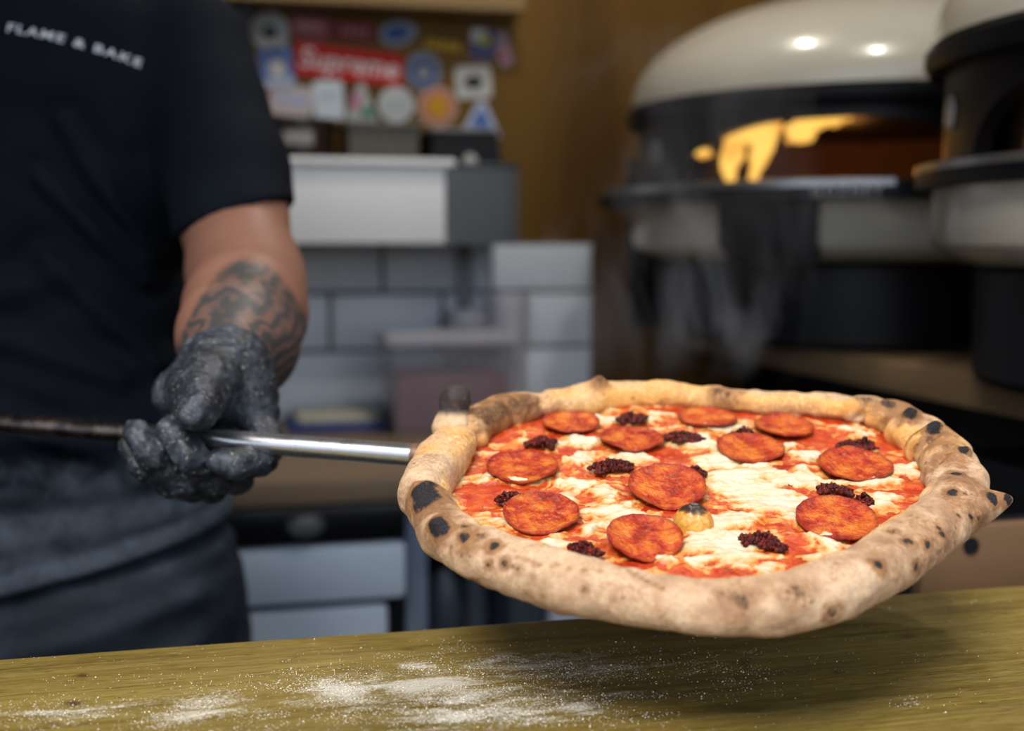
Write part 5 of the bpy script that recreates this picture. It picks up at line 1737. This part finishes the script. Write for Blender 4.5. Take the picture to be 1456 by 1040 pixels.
pv.inputs['Color'].default_value = (.86, .88, .95, 1); pv.inputs['Anisotropy'].default_value = .3
t.t.links.new(pv.outputs[0], t.out.inputs['Volume'])
qa = L(P(965, 545, 1.02))
mb = MB(); mb.box((0, 0, 0), (.22, .10, .30))
vs = np.array(mb.v) + qa + np.array([0, .03, .145])
tag(mesh_obj('steam', toW(vs), mb.f, t.m, smooth=False), 'thin wisps of steam rising behind the pizza', 'steam', kind='stuff')

# ================================================================== LIGHT
w = bpy.data.worlds.new('overcast daylight'); SC.world = w; w.use_nodes = True
nt = w.node_tree; bg = nt.nodes['Background']
tc = nt.nodes.new('ShaderNodeTexCoord'); sp = nt.nodes.new('ShaderNodeSeparateXYZ'); rp = nt.nodes.new('ShaderNodeValToRGB')
nt.links.new(tc.outputs['Generated'], sp.inputs[0]); nt.links.new(sp.outputs[2], rp.inputs[0])
cr = rp.color_ramp
cr.elements[0].position = 0.0; cr.elements[0].color = (.30, .30, .29, 1)
cr.elements[1].position = 0.06; cr.elements[1].color = (.80, .88, 1.0, 1)
e = cr.elements.new(.6); e.color = (.72, .84, 1.0, 1)
nt.links.new(rp.outputs[0], bg.inputs[0]); bg.inputs[1].default_value = 1.55

sd = bpy.data.lights.new('sun through cloud', 'SUN'); sd.energy = 4.2; sd.angle = math.radians(24); sd.color = (1, .95, .88)
so = bpy.data.objects.new('sun_through_cloud', sd); COL.objects.link(so)
sdir = -(-FH * .62 + UPZ * .82 - RIGHT * .28)
so.rotation_euler = Vector(sdir).to_track_quat('-Z', 'Y').to_euler(); so.location = (0, -1, 3)


# two spotlights whose glints sit on the far oven's dome
for k, (px, py) in enumerate([(1145, 62), (1247, 72)]):
    r_ = ray(px, py); best = None
    for s in np.linspace(1.4, 2.1, 900):
        p_ = CAM + s * r_; q_ = p_ - oc1
        rr = math.hypot(q_[0], q_[1]); zz_ = q_[2] - .343
        if rr < OR and zz_ > 0:
            b = math.acos(min(1, (rr / OR)) ** (1 / .92)); ztop_ = .163 * math.sin(b)
            if zz_ < ztop_: best = p_; break
    if best is None: continue
    q_ = best - oc1; rr = math.hypot(q_[0], q_[1])
    b = math.acos((rr / OR) ** (1 / .92)); eps = 1e-3
    dr = OR * (math.cos(b + eps) ** .92 - math.cos(b - eps) ** .92); dz = .163 * (math.sin(b + eps) - math.sin(b - eps))
    nrm_ = np.array([q_[0] / rr * dz, q_[1] / rr * dz, -dr]); nrm_ /= np.linalg.norm(nrm_)
    vdir = (CAM - best) / np.linalg.norm(CAM - best)
    rf = 2 * (vdir @ nrm_) * nrm_ - vdir
    tt = min(1.1, (CEIL - .06 - best[2]) / max(rf[2], .05))
    lp = best + rf * tt
    ld = bpy.data.lights.new('ceiling spot bulb', 'POINT'); ld.energy = 12; ld.shadow_soft_size = .03; ld.color = (1, .95, .86)
    lo_ = bpy.data.objects.new('ceiling_spot_bulb', ld); COL.objects.link(lo_); lo_.location = tuple(lp)
    print('BULB', lp)

SC.view_settings.view_transform = 'Standard'; SC.view_settings.look = 'None'
SC.view_settings.gamma = 1.0; SC.view_settings.use_curve_mapping = False
SC.view_settings.exposure = 0.0
SC.cycles.use_denoising = True
SC.cycles.volume_max_steps = 128
SC.cycles.max_bounces = 8
# drop the private markers
for o in bpy.data.objects:
    if '_local' in o: del o['_local']
